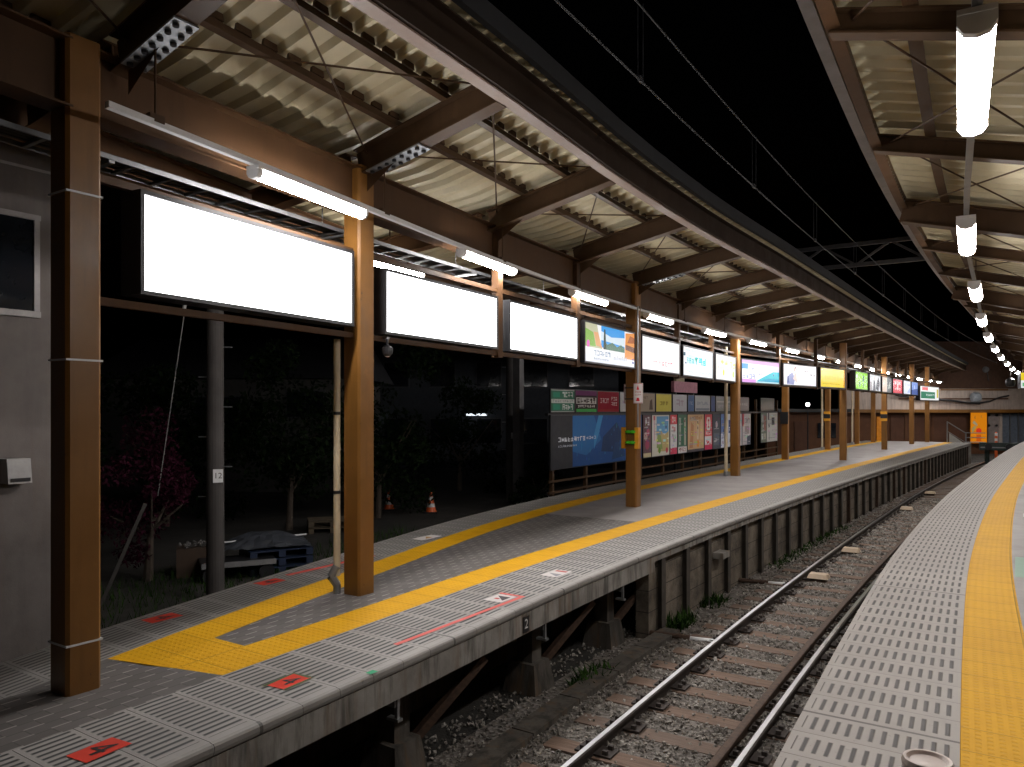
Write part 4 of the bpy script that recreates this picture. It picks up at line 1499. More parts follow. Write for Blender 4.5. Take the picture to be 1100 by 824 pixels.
lo = [
    (23.85, 24.55, (.10, .05, .06), [('disc', .5, .3, .12, (.25, .04, .08)), ('disc', .3, .5, .1, (.34, .22, .2)), ('disc', .6, .6, .09, (.3, .06, .1)), (.0, .0, 1, .1, (.4, .34, .2))] + glyphs(.2, .75, .8, .95, (.4, .4, .4), 2, 50), 'narrow maroon poster right of the third column'),
    (24.58, 26.2, (.44, .42, .36), [('poly', [(.25, .5), (.95, .55), (.95, .97), (.25, .97)], (.10, .24, .40)), ('poly', [(.3, .1), (.95, .1), (.95, .6), (.7, .5), (.5, .62)], (.36, .28, .12)), ('poly', [(.25, .2), (.6, .15), (.5, .5), (.3, .55)], (.18, .24, .08)), ('disc', .42, .13, .075, (.10, .20, .03)), ('disc', .85, .12, .07, (.40, .03, .06)), (.04, .3, .2, .97, (.45, .42, .42)), ('disc', .8, .7, .04, (.03, .04, .1))] + glyphs(.06, .35, .18, .95, (.4, .1, .1), 1, 51), 'tall travel poster with blue sky and yellow field'),
    (26.24, 26.95, (.46, .45, .44), [(0, .76, 1, 1, (.46, .06, .07)), (0, 0, 1, .16, (.46, .05, .09))] + glyphs(.2, .8, .8, .95, (.6, .4, .4), 2, 52) + glyphs(.2, .3, .8, .5, (.25, .25, .25), 2, 53) + glyphs(.2, .54, .8, .7, (.4, .15, .15), 2, 54), 'white poster with red bands at top and bottom'),
    (27.0, 27.95, (.06, .12, .08), [(.0, .0, 1, .16, (.5, .48, .46)), (.1, .22, .28, .92, (.34, .36, .32)), (.72, .2, .86, .92, (.36, .34, .28)), (.4, .2, .6, .92, (.03, .10, .06))] + glyphs(.1, .25, .28, .9, (.1, .12, .1), 1, 55) + glyphs(.15, .03, .85, .13, (.3, .1, .1), 4, 56), 'dark green poster with vertical pale strips'),
    (28.0, 29.85, (.42, .27, .15), [('disc', .62, .2, .1, (.55, .20, .02)), (.55, .32, .66, .85, (.48, .38, .26)), ('poly', [(.1, .1), (.3, .1), (.36, .7), (.2, .8)], (.34, .16, .08)), (0, 0, 1, .06, (.06, .05, .06)), ('poly', [(.75, .3), (.95, .3), (.9, .9), (.78, .8)], (.46, .32, .2))] + glyphs(.57, .4, .64, .8, (.12, .06, .04), 1, 57) + glyphs(.1, .86, .9, .95, (.3, .14, .06), 6, 58), 'wide tan poster with an orange disc'),
    (29.9, 30.85, (.45, .07, .08), [('poly', [(.3, .55), (.7, .55), (.8, .75), (.7, .92), (.3, .92), (.2, .75)], (.56, .5, .46)), (0, .14, .9, .38, (.5, .49, .5)), (0, .0, 1, .12, (.42, .03, .08))] + glyphs(.35, .6, .65, .88, (.4, .08, .08), 1, 59) + glyphs(.1, .42, .9, .5, (.6, .4, .4), 4, 60), 'red poster with a pale rounded badge'),
    (30.9, 31.85, (.06, .065, .08), [('disc', .5, .7, .1, (.36, .3, .32)), (.1, .1, .9, .45, (.09, .10, .12))] + glyphs(.2, .2, .8, .3, (.3, .3, .32), 4, 61), 'near-black poster right of the red one'),
    (31.9, 32.75, (.10, .15, .32), [(.0, .0, 1, .42, (.42, .44, .5)), ('disc', .5, .5, .06, (.05, .06, .14))] + glyphs(.15, .26, .85, .36, (.15, .15, .25), 4, 62) + glyphs(.15, .1, .85, .2, (.3, .2, .3), 4, 63), 'half blue half white poster'),
    (32.8, 34.9, (.44, .45, .49), [(.06, .42, .36, .82, (.03, .05, .17))] + glyphs(.08, .5, .34, .6, (.4, .42, .5), 3, 64) + glyphs(.45, .8, .95, .9, (.25, .27, .33), 4, 65) + glyphs(.45, .5, .95, .6, (.28, .3, .35), 4, 66) + glyphs(.08, .15, .95, .25, (.3, .3, .36), 8, 67), 'white poster with a navy square'),
    (34.95, 36.3, (.42, .38, .38), [(.0, .6, .2, 1, (.4, .08, .1)), (.55, .0, 1, .3, (.06, .07, .1)), (.3, .35, .8, .6, (.25, .2, .2))] + glyphs(.3, .7, .9, .85, (.2, .2, .22), 3, 68), 'pale poster behind the fourth column'),
    (38.0, 39.0, (.13, .15, .12), [(.1, .7, .45, .95, (.3, .33, .3)), (.5, .4, .95, .9, (.24, .10, .08)), (.1, .1, .4, .3, (.40, .42, .40)), (.5, .1, .9, .3, (.32, .3, .24))] + glyphs(.1, .35, .5, .6, (.4, .42, .38), 2, 69), 'dark green poster with small pale pictures at the far end'),
    (39.03, 41.1, (.44, .43, .40), [(.45, .58, .72, .84, (.06, .05, .05)), (.1, .76, .22, 1, (.10, .09, .09)), (.12, .5, .26, .6, (.08, .07, .07)), (.2, .05, .24, .4, (.15, .15, .15))] + glyphs(.5, .35, .95, .42, (.3, .28, .25), 5, 70) + glyphs(.5, .2, .95, .27, (.25, .25, .25), 5, 71) + glyphs(.5, .9, .95, .95, (.3, .28, .25), 5, 72), 'white map-like poster with a black square at the right end'),
]
for s0, s1, base, rects, lab in lo:
    rq = random.Random(int(s0 * 100))
    rects = list(rects)
    for k in range(16):
        x, y = rq.uniform(.04, .86), rq.uniform(.04, .9)
        c = tuple(max(.01, min(.5, b_ * rq.uniform(.35, 1.9) + rq.uniform(-.03, .05))) for b_ in base)
        w_, h_ = rq.uniform(.04, .2), rq.uniform(.01, .06)
        rects.append((x, y, min(.98, x + w_), min(.98, y + h_), c))
    for k in range(3):
        y = rq.uniform(.05, .9)
        rects += glyphs(.1, y, rq.uniform(.4, .9), y + .03, tuple(.5 - .8 * min(.5, b_) for b_ in base), None, k + int(s0))
    hoard(s0, s1, zl0, zl1 - (0.0 if s0 < 37 else -.02), base, rects, lab, group=LG)
up = [
    (17.75, 19.10, (.05, .14, .095), [(0, .40, 1, .58, (.40, .42, .40)), (0, 0, 1, .04, (.3, .32, .3)), (0, .96, 1, 1, (.3, .32, .3)), (.08, .66, .36, .88, (.04, .20, .13)), (.08, .1, .36, .34, (.04, .20, .13))] + glyphs(.46, .66, .94, .9, (.42, .46, .44), 4, 80) + glyphs(.46, .08, .94, .34, (.42, .46, .44), 4, 81) + glyphs(.05, .43, .95, .55, (.2, .24, .22), 9, 82), 'green advert board with white lines at the top left of the hoarding'),
    (19.13, 20.48, (.035, .025, .03), [(.02, .38, .98, .68, (.34, .33, .31)), (.02, .0, .98, .14, (.06, .28, .08)), (.0, .78, 1, 1, (.10, .03, .09))] + glyphs(.05, .4, .95, .66, (.04, .03, .03), 6, 83) + glyphs(.08, .2, .9, .32, (.45, .44, .42), 10, 84), 'black advert board with a white text band and green base'),
    (20.5, 22.0, (.20, .018, .03), [(.04, .04, .96, .12, (.22, .03, .03))] + glyphs(.1, .42, .52, .66, (.40, .25, .26), 4, 85) + glyphs(.62, .56, .92, .74, (.42, .3, .3), 3, 86) + glyphs(.62, .3, .92, .48, (.42, .3, .3), 3, 87), 'dark red advert board in the upper row'),
    (22.05, 23.5, (.40, .39, .39), glyphs(.1, .4, .9, .6, (.3, .25, .3), 5, 88), 'white advert board behind the third column'),
    (23.6, 24.88, (.25, .21, .17), [('poly', [(.6, .1), (.85, .1), (.8, .7), (.65, .6)], (.09, .07, .06))] + glyphs(.1, .7, .5, .85, (.15, .12, .1), 4, 89), 'brownish grey advert board right of the third column'),
    (24.95, 26.4, (.46, .40, .09), glyphs(.2, .35, .8, .6, (.25, .2, .05), 3, 90), 'yellow advert board in the upper row'),
    (26.5, 27.95, (.36, .36, .39), glyphs(.2, .3, .8, .7, (.28, .22, .26), 2, 91), 'pale grey advert board right of the yellow one'),
    (28.05, 28.75, (.08, .13, .24), glyphs(.2, .4, .8, .6, (.2, .26, .34), 2, 92), 'narrow blue advert board in the upper row'),
    (28.8, 30.6, (.36, .38, .39), [(.05, .05, .95, .2, (.2, .22, .25))] + glyphs(.1, .4, .9, .6, (.22, .24, .28), 6, 93), 'light grey advert board with a dark base line'),
    (30.7, 31.2, (.07, .10, .2), [], 'thin navy advert strip in the upper row'),
    (31.3, 33.4, (.22, .23, .23), [(.05, .6, .95, .7, (.35, .35, .33))] + glyphs(.1, .2, .9, .45, (.3, .3, .3), 7, 94), 'mid grey advert board left of the fourth column'),
    (34.0, 36.0, (.20, .19, .2), glyphs(.1, .4, .9, .6, (.3, .3, .3), 5, 95), 'grey advert board right of the fourth column'),
    (38.0, 40.5, (.09, .10, .095), [], 'dark blank advert board at the far end of the upper row'),
]
for s0, s1, base, rects, lab in up:
    hoard(s0, s1, zu0, zu1, base, rects, lab, group=UG, cat='advert board', name='advert_board')
# steel frame carrying the hoarding
t = thing('hoarding_frame', 'brown steel frame with rails that carries the row of posters', 'frame', P(17.7, HN + .0, -1.16), HEAD)
inv = Matrix.Translation(-Vector((0, 0, 0)))
for k in range(13):
    x = .3 + k * 1.95
    m = MB(); m.box(x - .05, .06, 0, x + .05, .16, 3.4); m.build('post', DKBROWN, t)
for z in (.62, .92):
    m = MB(); m.box(0, .005, z, 23.6, .055, z + .06); m.build('rail', DKBROWN, t)
m = MB(); m.box(0, .056, 2.74, 23.6, .15, 2.81); m.build('rail', BLACK, t)
# pink lit shop sign far behind the hoarding
t = thing('shop_sign', 'small pink and cream sign glimpsed above the posters', 'sign', P(33, -13.0, 2.55), HEAD)
m = MB(); m.box(0, 0, 0, 3.0, .15, .5); m.build('board', simple('pink_board', (.55, .22, .28), .5), t)
m = MB(); m.box(.2, -.03, .5, 1.2, .1, 1.0); m.build('upper_board', simple('cream_board', (.4, .33, .18), .5), t)
m = MB(); m.box(.3, .05, -3.7, .4, .14, 0); m.box(2.6, .05, -3.7, 2.7, .14, 0); m.build('post', BLACK, t)

# ------------------------------------------------------------------ overhead line
t = thing('catenary_wires', 'pair of thin overhead wires with droppers above the track', 'overhead wire', P(0, TC(0), 4.12))
inv = Matrix.Translation(-P(0, TC(0), 4.12))
WIRE = simple('copper_wire', (.03, .03, .03), .9, 0)
ss = np.arange(-7, 47, 1.0)


def wire_mesh(name, pts, r, mat, parent):
    cu = bpy.data.curves.new(name, 'CURVE'); cu.dimensions = '3D'; cu.bevel_depth = r; cu.bevel_resolution = 2
    sp = cu.splines.new('POLY'); sp.points.add(len(pts) - 1)
    for p, q in zip(sp.points, pts): p.co = (*q, 1)
    tmp = bpy.data.objects.new(name, cu); COL.objects.link(tmp)
    me = bpy.data.meshes.new_from_object(tmp.evaluated_get(bpy.context.evaluated_depsgraph_get()))
    bpy.data.objects.remove(tmp)
    me.materials.clear(); me.materials.append(mat)
    me.polygons.foreach_set('use_smooth', [True] * len(me.polygons))
    return link(bpy.data.objects.new(name, me), parent)


o = wire_mesh('contact_wire', [P(s, TC(s) + .05, 4.12) for s in ss], .0065, WIRE, t); o.matrix_parent_inverse = inv
o = wire_mesh('messenger_wire', [P(s, TC(s) + .05, 4.66) for s in ss], .0065, WIRE, t); o.matrix_parent_inverse = inv
for s in np.arange(-4.2, 44, 3.1):
    m = MB(); m.tube(P(s, TC(s) + .03, 4.12), P(s, TC(s) + .03, 4.67), .0028, seg=4); m.tube(P(s, TC(s) + .07, 4.12), P(s, TC(s) + .07, 4.67), .0028, seg=4)
    m.bar(P(s - .03, TC(s) + .05, 4.13), P(s + .03, TC(s) + .05, 4.13), .02, .04)
    o = m.build('dropper', BLACK, t); o.matrix_parent_inverse = inv
t = thing('line_gantry', 'grey lattice gantry beam spanning the tracks above the canopies', 'gantry', P(20, -13, -1.16))
inv = Matrix.Translation(-P(20, -13, -1.16))
GANT = simple('gantry_steel', (.11, .105, .105), .5, .3)
na, nb = -13.0, 6.0
for z in (5.25, 5.75):
    m = MB(); m.bar(P(20, na, z), P(20, nb, z), .09, .09); o = m.build('chord', GANT, t); o.matrix_parent_inverse = inv
m = MB(); n = na; k = 0
while n < nb - .5:
    z0, z1 = (5.25, 5.75) if k % 2 else (5.75, 5.25)
    m.bar(P(20, n, z0), P(20, n + .75, z1), .05, .05); n += .75; k += 1
o = m.build('lattice', GANT, t); o.matrix_parent_inverse = inv
for n in (na, nb):
    m = MB(); m.bar(P(20, n, -1.16), P(20, n, 6.0), .25, .25); o = m.build('mast', GANT, t); o.matrix_parent_inverse = inv

# ------------------------------------------------------------------ end building, 50 m away
YB = 50.0


def fw(u, v, y=YB):
    return ((u - 550) / 820 * y, y, 1.75 + (440 - v) / 820 * y)


t = thing('station_building', 'brown and white station building closing the far end of the track', 'building', (28, YB, -1.16))


def fb(name, u0, u1, z0, z1, mat, y0=.0, y1=.3, parent=None):
    m = MB()
    x0, x1 = (u0 - 550) / 820 * YB - 28, (u1 - 550) / 820 * YB - 28
    m.box(x0, y0, z0 + 1.16, x1, y1, z1 + 1.16)
    return m.build(name, mat, parent or t)


fb('upper_wall', 985, 1180, 3.12, 6.2, simple('dark_gable', (.085, .042, .024), .85), -.05, .4)
fb('white_band', 903, 1180, 1.76, 3.117, FARWHITE, .0, .4)
fb('canopy_trim', 900, 1180, 1.55, 1.755, BROWN, -.55, .4)
fb('wall', 880, 1180, -1.16, 1.545, FARBROWN, .12, .4)
fb('shutter', 957, 1038, -.9, 1.4, SHUTTER, .04, .117)
for u in (972, 1001, 1019):
    fb('shutter_post', u, u + 2.2, -.9, 1.5, FARBROWN, -.02, .035)
ORANGE = simple('orange_panel', (.92, .30, .01), .5)
fb('orange_door', 942, 951, -.9, 1.3, ORANGE, .02, .115)
fb('grey_panel', 1061, 1073, -.9, 1.5, simple('grey_brown_panel', (.32, .27, .25), .5), -.02, .115)
fb('white_post', 1073, 1076, -.9, 1.5, FARWHITE, -.08, .115)
GLB = simple('bluish_glass_door', (.17, .20, .25), .15)
for u in (1077, 1086, 1095, 1104):
    o = fb('glass_door', u, u + 7, -.9, 1.5, GLB, .0, .115)
for u in (1085, 1094):
    fb('door_frame', u - .6, u + .6, -.9, 1.5, GREYM, -.04, .115)
m = MB()
for (u, v) in ((1062, 446), (1070, 446), (1062, 457), (1070, 457)):
    x, y, z = fw(u, v); m.tube((x - 28, -.02, z + 1.16), (x - 28, -.1, z + 1.16), .07, seg=8)
m.build('bolt', BLACK, t)
fb('soffit_pipe', 1010, 1082, 3.0, 3.09, BROWN, -.1, -.055)
fb('band_pipe', 965, 1082, 2.42, 2.5, SHUTTER, -.1, -.02)
# big orange poster
x, y, z = fw(1040.5, 476)
t2 = thing('orange_banner', 'tall orange banner with a red disc on the end wall', 'banner', (x, YB - .16, -.45))
m = MB(); m.box(0, -.04, 0, 1.08, 0, 2.15); m.build('panel', ORANGE, t2)
r = [('disc', .5, .38, .085, (.85, .05, .02)), ('poly', [(.05, .45), (.25, .55), (.35, .5), (.1, .3)], (.45, .34, .12)), ('poly', [(.1, .62), (.4, .52), (.42, .58), (.2, .7)], (.40, .36, .22)), (.35, .05, .65, .26, (.75, .12, .01)), ('poly', [(.2, .78), (.3, .74), (.28, .86)], (.5, .2, .03)), ('poly', [(.6, .8), (.72, .78), (.66, .88)], (.6, .25, .03))]
m = art_mesh(1.04, 2.1, (.88, .28, .008), r, -.045); o = m.build('print', m_print('backlit_banner', .6), t2); o.location = (.02, 0, .02)
# black cables sagging over the white band
t = thing('sagging_cable', 'black cable sagging across the white band of the end wall', 'cable', fw(960, 424))
x0, y0, z0 = fw(960, 424)
pts = [(960, 424), (985, 428), (1005, 429), (1020, 430), (1035, 432), (1050, 433), (1062, 431), (1072, 427), (1082, 425)]
m = MB(); m.path([(fw(u, v)[0] - x0, -.18, fw(u, v)[2] - z0) for u, v in pts], .05, 7); m.build('cable_run', BLACK, t)
m = MB(); m.path([(fw(u, v + .5)[0] - x0, -.26, fw(u, v + .8)[2] - z0) for u, v in pts[:6]], .04, 6); m.build('cable_run', BLACK, t)
x, y, z = fw(1045, 427)
t = thing('junction_drum', 'grey oval drum fixed to the white band by the sagging cable', 'junction box', (x, YB - .32, z))
m = MB(); m.lathe([(0, -.26), (.28, -.24), (.33, -.15), (.33, .15), (.28, .24), (0, .26)], 18); o = m.build('drum', simple('drum_grey', (.30, .33, .36), .4), t, smooth=True); o.rotation_euler = (0, math.pi / 2, 0)
m = MB(); m.box(-.05, .0, -.1, .05, .32, .1); m.build('bracket', BLACK, t)
x, y, z = fw(1058, 397)
t = thing('round_floodlight', 'small round pale floodlight on the brown gable', 'floodlight', (x, YB - .05, z))
m = MB(); m.tube((0, 0, 0), (0, -.16, 0), .2, .16, 14); m.build('lens', GREYM, t)
m = MB(); m.tube((.1, -.01, -.1), (.2, -.01, -.75), .03, seg=6); m.build('arm', BLACK, t)
# low shed on the left of the building with a small bright lamp
t = thing('low_shed', 'low dark brown shed beyond the far end of the poster hoarding', 'shed', (17.5, 46, -1.16))
m = MB(); m.box(-2.2, 0, 0, 2.6, 4, 2.75); m.build('wall', FARBROWN, t)
m = MB(); m.box(-2.5, -.5, 2.755, 2.9, 4.3, 2.95); m.build('roof', BLACK, t)
m = MB(); m.box(-.5, -.06, .3, .4, -.003, 2.2); m.build('door', SHUTTER, t)
m = MB(); m.box(.9, -.06, 1.2, 2.0, -.003, 2.1); m.build('window', WINDOW, t)
t = thing('globe_lamp', 'small bright round lamp on a thin pole beside a brown column', 'lamp', (17.05, 44, -1.16))
m = MB(); m.lathe([(0, -.11), (.08, -.08), (.11, 0), (.08, .08), (0, .11)], 12); o = m.build('globe', emis('globe_glow', (1, .97, .92), 14), t, smooth=True); o.location = (0, 0, 3.2)
m = MB(); m.tube((0, 0, 0), (0, 0, 3.09), .035, seg=8); m.build('pole', BLACK, t)

# buffer stop at the end of the track
s = 46.9
t = thing('buffer_stop', 'dark green steel buffer stop at the end of the track', 'buffer stop', P(s, TC(s), -1.08), HEAD + .08)
BUF = simple('dark_green_paint', (.03, .045, .04), .4)
m = MB()
for y in (-.5, .5):
    m.bar((-.1, y, 0), (-.1, y, .9), .16, .16); m.bar((1.0, y, 0), (-.05, y, .8), .12, .12)
m.build('frame', BUF, t)
m = MB(); m.box(-.3, -.85, .72, -.08, .85, 1.12); bevel(m.build('beam', BUF, t), .03, 2)
m = MB()
for y in (-.45, .45): m.tube((-.3, y, .92), (-.42, y, .92), .16, seg=14)
m.build('buffer_disc', BLACK, t)
m = MB(); m.box(-.31, -.8, .84, -.302, .8, .9); m.build('stripe', GREYM, t)
# striped marker post
px = P(48.3, TC(48.3) - .25)
t = thing('marker_post', 'orange and white striped marker post behind the buffer stop', 'marker post', (px.x, px.y, -1.1))
ORP = simple('orange_plastic', (.80, .14, .03), .45)
for k in range(6):
    m = MB(); m.tube((0, 0, .75 + k * .14), (0, 0, .75 + (k + 1) * .14 - .001), .07, seg=12); m.build('band', ORP if k % 2 == 0 else WHITEM, t)
m = MB(); m.tube((0, 0, 0), (0, 0, .749), .07, seg=12); m.tube((0, 0, 1.59), (0, 0, 1.66), .07, .02, seg=12); m.build('post', ORP, t)
m = MB(); m.tube((0, 0, 0), (0, 0, .06), .2, .18, seg=14); m.build('foot', BLACK, t)
# stair railing at the far end of the island
t = thing('end_railing', 'steel railing with sloping handrail at the far end of the island platform', 'railing', P(46.4, -2.9))
inv = Matrix.Translation(-P(46.4, -2.9))
m = MB(); m.tube(P(46.6, -3.1, 0), P(46.6, -3.1, 1.12), .035, seg=8); m.tube(P(47.6, -2.3, -1.1), P(47.6, -2.3, .5), .035, seg=8)
o = m.build('post', GREYM, t); o.matrix_parent_inverse = inv
m = MB(); m.tube(P(46.6, -3.1, 1.1), P(47.6, -2.3, .48), .03, seg=8); m.tube(P(46.6, -3.1, .6), P(47.6, -2.3, -.02), .02, seg=8)
for z in (.5, .25, 0): m.tube(P(47.6, -2.3, z), P(47.9, -1.4, z), .025, seg=6)
o = m.build('handrail', GREYM, t); o.matrix_parent_inverse = inv
m = MB()
A, B = P(46.7, -3.02, 0), P(47.5, -2.38, 0)
q = [A + Vector((0, 0, -.6)), B + Vector((0, 0, -1)), B + Vector((0, 0, -.05)), A + Vector((0, 0, .5))]
dn = Vector((.02, .03, 0)); m.hexa([q[0], q[1], q[1] + dn, q[0] + dn, q[3], q[2], q[2] + dn, q[3] + dn])
o = m.build('side_panel', simple('railing_panel_grey', (.35, .35, .33), .5), t); o.matrix_parent_inverse = inv
# information sign and dark camera hanging over the far right platform
px = P(38, .1)
t = thing('information_sign', 'hanging sign with a yellow square and green letters at the right edge', 'hanging sign', (23.3, 35, 2.72))
m = MB(); m.box(0, 0, 0, 1.5, .18, .74); m.build('case', BLACK, t)
r = [(0, .5, .55, 1, (.85, .65, .03)), (.56, .5, 1, 1, (.04, .05, .03)), (.05, .1, .45, .35, (.15, .5, .22)), ('disc', .27, .75, .14, (.95, .85, .3))] + glyphs(.5, .1, .95, .35, (.2, .3, .25), 5, 110)
m = art_mesh(1.44, .7, (.85, .9, .88), r, -.003); o = m.build('lit_panel', ADLIT, t); o.location = (.03, -.002, .02)
m = MB(); m.tube((.2, .09, .74), (.2, .09, 1.5), .02, seg=6); m.tube((1.3, .09, .74), (1.3, .09, 1.5), .02, seg=6); m.build('hanger', DKBROWN, t)
t = thing('hanging_speaker', 'black round speaker hanging left of the yellow and white sign', 'speaker', (22.85, 35, 3.0))
m = MB(); m.lathe([(0, -.22), (.16, -.18), (.21, -.04), (.18, .12), (.06, .2), (.0, .2)], 16); m.build('body', BLACK, t, smooth=True)
m = MB(); m.tube((0, 0, .18), (0, 0, 1.1), .02, seg=6); m.build('rod', DKBROWN, t)

# ------------------------------------------------------------------ the dark side left of the island
t = thing('plaster_house', 'pale grey plastered house wall with a dark window behind the nearest column', 'house', P(0, -9.3, -1.16), HEAD)
m = MB()
m.box(-9, 0, 0, 4.41, .3, 8.2)
m.box(-9, .3, 0, 4.41, 6, 8.2)
m.build('wall', PLASTER, t)
FR = simple('window_frame_grey', (.36, .34, .33), .45)
m = MB()
for q in ((2.2, -.05, 4.28, -.002, 5.05, 5.11), (2.2, -.05, 4.28, -.002, 3.95, 4.02)):
    m.box(q[0], q[1], q[4], q[2], q[3], q[5])
for x in (2.2, 3.2, 4.21): m.box(x, -.05, 4.021, x + .06, -.002, 5.049)
wf = m.build('window', FR, t)
m = MB(); m.box(2.262, -.03, 4.022, 3.198, -.003, 5.048); m.box(3.262, -.03, 4.022, 4.208, -.003, 5.048); m.build('pane', WINDOW, wf)
m = MB(); m.box(-9.1, -.35, 8.2, 4.5, 6.3, 8.35); m.build('roof', BLACK, t)
m = MB(); m.box(-9, -.012, 5.62, 4.41, -.001, 5.65); m.build('joint_strip', FR, t)
t = thing('vent_hood', 'small grey boxy vent hood on the plastered house wall', 'vent hood', P(3.88, -9.3, .94), HEAD)
m = MB(); m.hexa([(0, -.2, .0), (.24, -.2, .0), (.24, 0, 0), (0, 0, 0), (0, -.16, .27), (.24, -.16, .27), (.24, 0, .27), (0, 0, .27)]); bevel(m.build('hood', simple('vent_grey', (.36, .35, .34), .4), t), .01, 2)
m = MB(); m.box(.02, -.205, .02, .22, -.199, .06); m.build('slot', BLACK, t)


def pole(x, y, r, hgt, label, plate_z=None, txt=None):
    t = thing('utility_pole', label, 'utility pole', (x, y, -1.16))
    m = MB(); m.tube((0, 0, 0), (0, 0, hgt), r, r * .8, seg=20); m.build('shaft', simple('pole_concrete', (.05, .044, .041), .8, 0, .15, 4, .2), t)
    for k in range(int(hgt / .45)):
        z = 1.6 + k * .45; sg = 1 if k % 2 else -1
        if z < hgt:
            m = MB(); m.tube((sg * r * .8, 0, z), (sg * (r + .12), 0, z), .01, seg=5); m.build('step_bolt', GREYM, t)
    if plate_z:
        t3 = thing('pole_plate', 'small white number plate on the %s utility pole' % ('near thick' if r < .14 else 'far'), 'number plate', (x + r * .62, y - r * .8, plate_z), .35)
        m = MB(); m.box(-.07, -.012, -.1, .07, -.002, .1); m.build('plate', WHITEM, t3)
        text(txt, .12, INK, t3, (0, -.0135, 0), (math.pi / 2, 0, 0))
    return t


pole(-4.47, 11.5, .132, 9.5, 'thick grey utility pole seen below the largest light box', .76, '12')
pole(-.06, 25, .15, 9.5, 'far grey utility pole right of the traffic cones', .9, '7')
t = thing('guy_wire', 'thin pale guy wire slanting down left of the thick pole', 'wire', (-5.0, 12.5, 4.5))
m = MB(); m.tube((-.05, 0, 1), (-.85, .1, -4.2), .008, seg=5); m.build('strand', simple('galvanised', (.3, .3, .29), .5), t)
m = MB(); m.tube((-.36, .04, -.95), (-.41, .05, -1.2), .03, seg=6); m.build('insulator', WHITEM, t)


def crown_mesh(r, hgt, count, leaf, seed, mat, name, parent, loc):
    rg = np.random.default_rng(seed)
    m = MB()
    cl = [(rg.normal(size=3) * np.array([r * .45, r * .45, hgt * .28]), rg.uniform(.3, .55)) for _ in range(16)]
    for k in range(count):
        c, cr = cl[rg.integers(len(cl))]
        d = rg.normal(size=3); d /= np.linalg.norm(d)
        p = c + d * cr * r * rg.random() ** .4 * np.array([1, 1, .8])
        a = rg.normal(size=3); a /= np.linalg.norm(a)
        b = np.cross(a, rg.normal(size=3)); b /= np.linalg.norm(b)
        l = leaf * rg.uniform(.6, 1.3)
        m.face([p - a * l, p + b * l * .45, p + a * l, p - b * l * .45])
    o = m.build(name, mat, parent); o.location = loc
    return o


def tree(x, y, z0, trunk_h, r, hgt, count, leaf, seed, mat, label, cat='tree', name='garden_tree'):
    t = thing(name, label, cat, (x, y, z0))
    m = MB(); m.tube((0, 0, 0), (.05, .0, trunk_h), .09, .05, seg=8)
    rg = random.Random(seed)
    for k in range(6):
        a = rg.uniform(0, 6.28); m.tube((.05, 0, trunk_h * rg.uniform(.6, 1)), (r * .6 * math.cos(a), r * .6 * math.sin(a), trunk_h + hgt * rg.uniform(.1, .5)), .035, .012, seg=6)
    m.build('trunk', BARK, t)
    crown_mesh(r, hgt, count, leaf, seed, mat, 'crown', t, (0, 0, trunk_h + hgt * .35))
    return t


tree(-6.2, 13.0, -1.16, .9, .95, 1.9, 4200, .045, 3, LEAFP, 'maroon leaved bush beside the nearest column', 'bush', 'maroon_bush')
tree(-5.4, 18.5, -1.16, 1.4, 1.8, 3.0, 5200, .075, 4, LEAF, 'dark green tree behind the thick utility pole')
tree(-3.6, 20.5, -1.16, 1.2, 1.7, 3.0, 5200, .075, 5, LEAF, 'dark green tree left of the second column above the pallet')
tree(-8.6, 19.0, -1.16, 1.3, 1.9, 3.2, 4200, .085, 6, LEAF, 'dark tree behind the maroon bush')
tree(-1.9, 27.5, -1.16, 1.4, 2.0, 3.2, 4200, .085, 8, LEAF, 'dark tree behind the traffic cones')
tree(.75, 23.5, -1.16, .3, .8, 1.4, 2600, .05, 9, LEAF, 'low dark shrub left of the blue billboard', 'shrub', 'garden_shrub')
tree(13.6, 46.5, -1.16, .6, 1.1, 1.8, 1500, .06, 10, LEAF, 'dark shrub beyond the right end of the hoarding', 'shrub', 'garden_shrub')
m = MB()
rg = random.Random(12)
for k in range(5000):
    s, n = rg.uniform(2.5, 14), rg.uniform(-12.5, -8.2)
    b = P(s, n, -1.16); a = rg.uniform(0, 6.28); hh = rg.uniform(.05, .24)
    sd = Vector((math.cos(a), math.sin(a), 0)) * .008; ln = Vector((math.cos(a * 3), math.sin(a * 3), 0)) * hh * .4
    m.face([b - sd, b + sd, b + ln + Vector((0, 0, hh))])
tag(m.build('grass', WEED), 'dark rough grass beyond the far platform edge', 'grass', kind='stuff')

FRD = simple('dim_window_frame', (.05, .05, .055), .6)
# dark house with a tiled roof
t = thing('dark_house', 'unlit house with a tiled roof behind the trees left', 'house', (-10.0, 27, -1.16))
m = MB(); m.box(-4.5, 0, 0, 4.3, 6, 4.1); m.build('wall', simple('dim_house_wall', (.07, .066, .062), .8), t)
m = MB()
m.face([(-5, -.7, 4.0), (4.8, -.7, 4.0), (4.3, 3, 5.7), (-4.5, 3, 5.7)]); m.face([(-5, 6.7, 4.0), (4.8, 6.7, 4.0), (4.3, 3, 5.7), (-4.5, 3, 5.7)])
m.face([(-5, -.7, 4.0), (4.8, -.7, 4.0), (4.8, 6.7, 4.0), (-5, 6.7, 4.0)]); m.face([(4.8, -.7, 4.0), (4.8, 6.7, 4.0), (4.3, 3, 5.7)]); m.face([(-5, -.7, 4.0), (-5, 6.7, 4.0), (-4.5, 3, 5.7)])
m.build('roof', simple('dim_roof_tile', (.045, .045, .05), .6, 0, .2, 5), t)
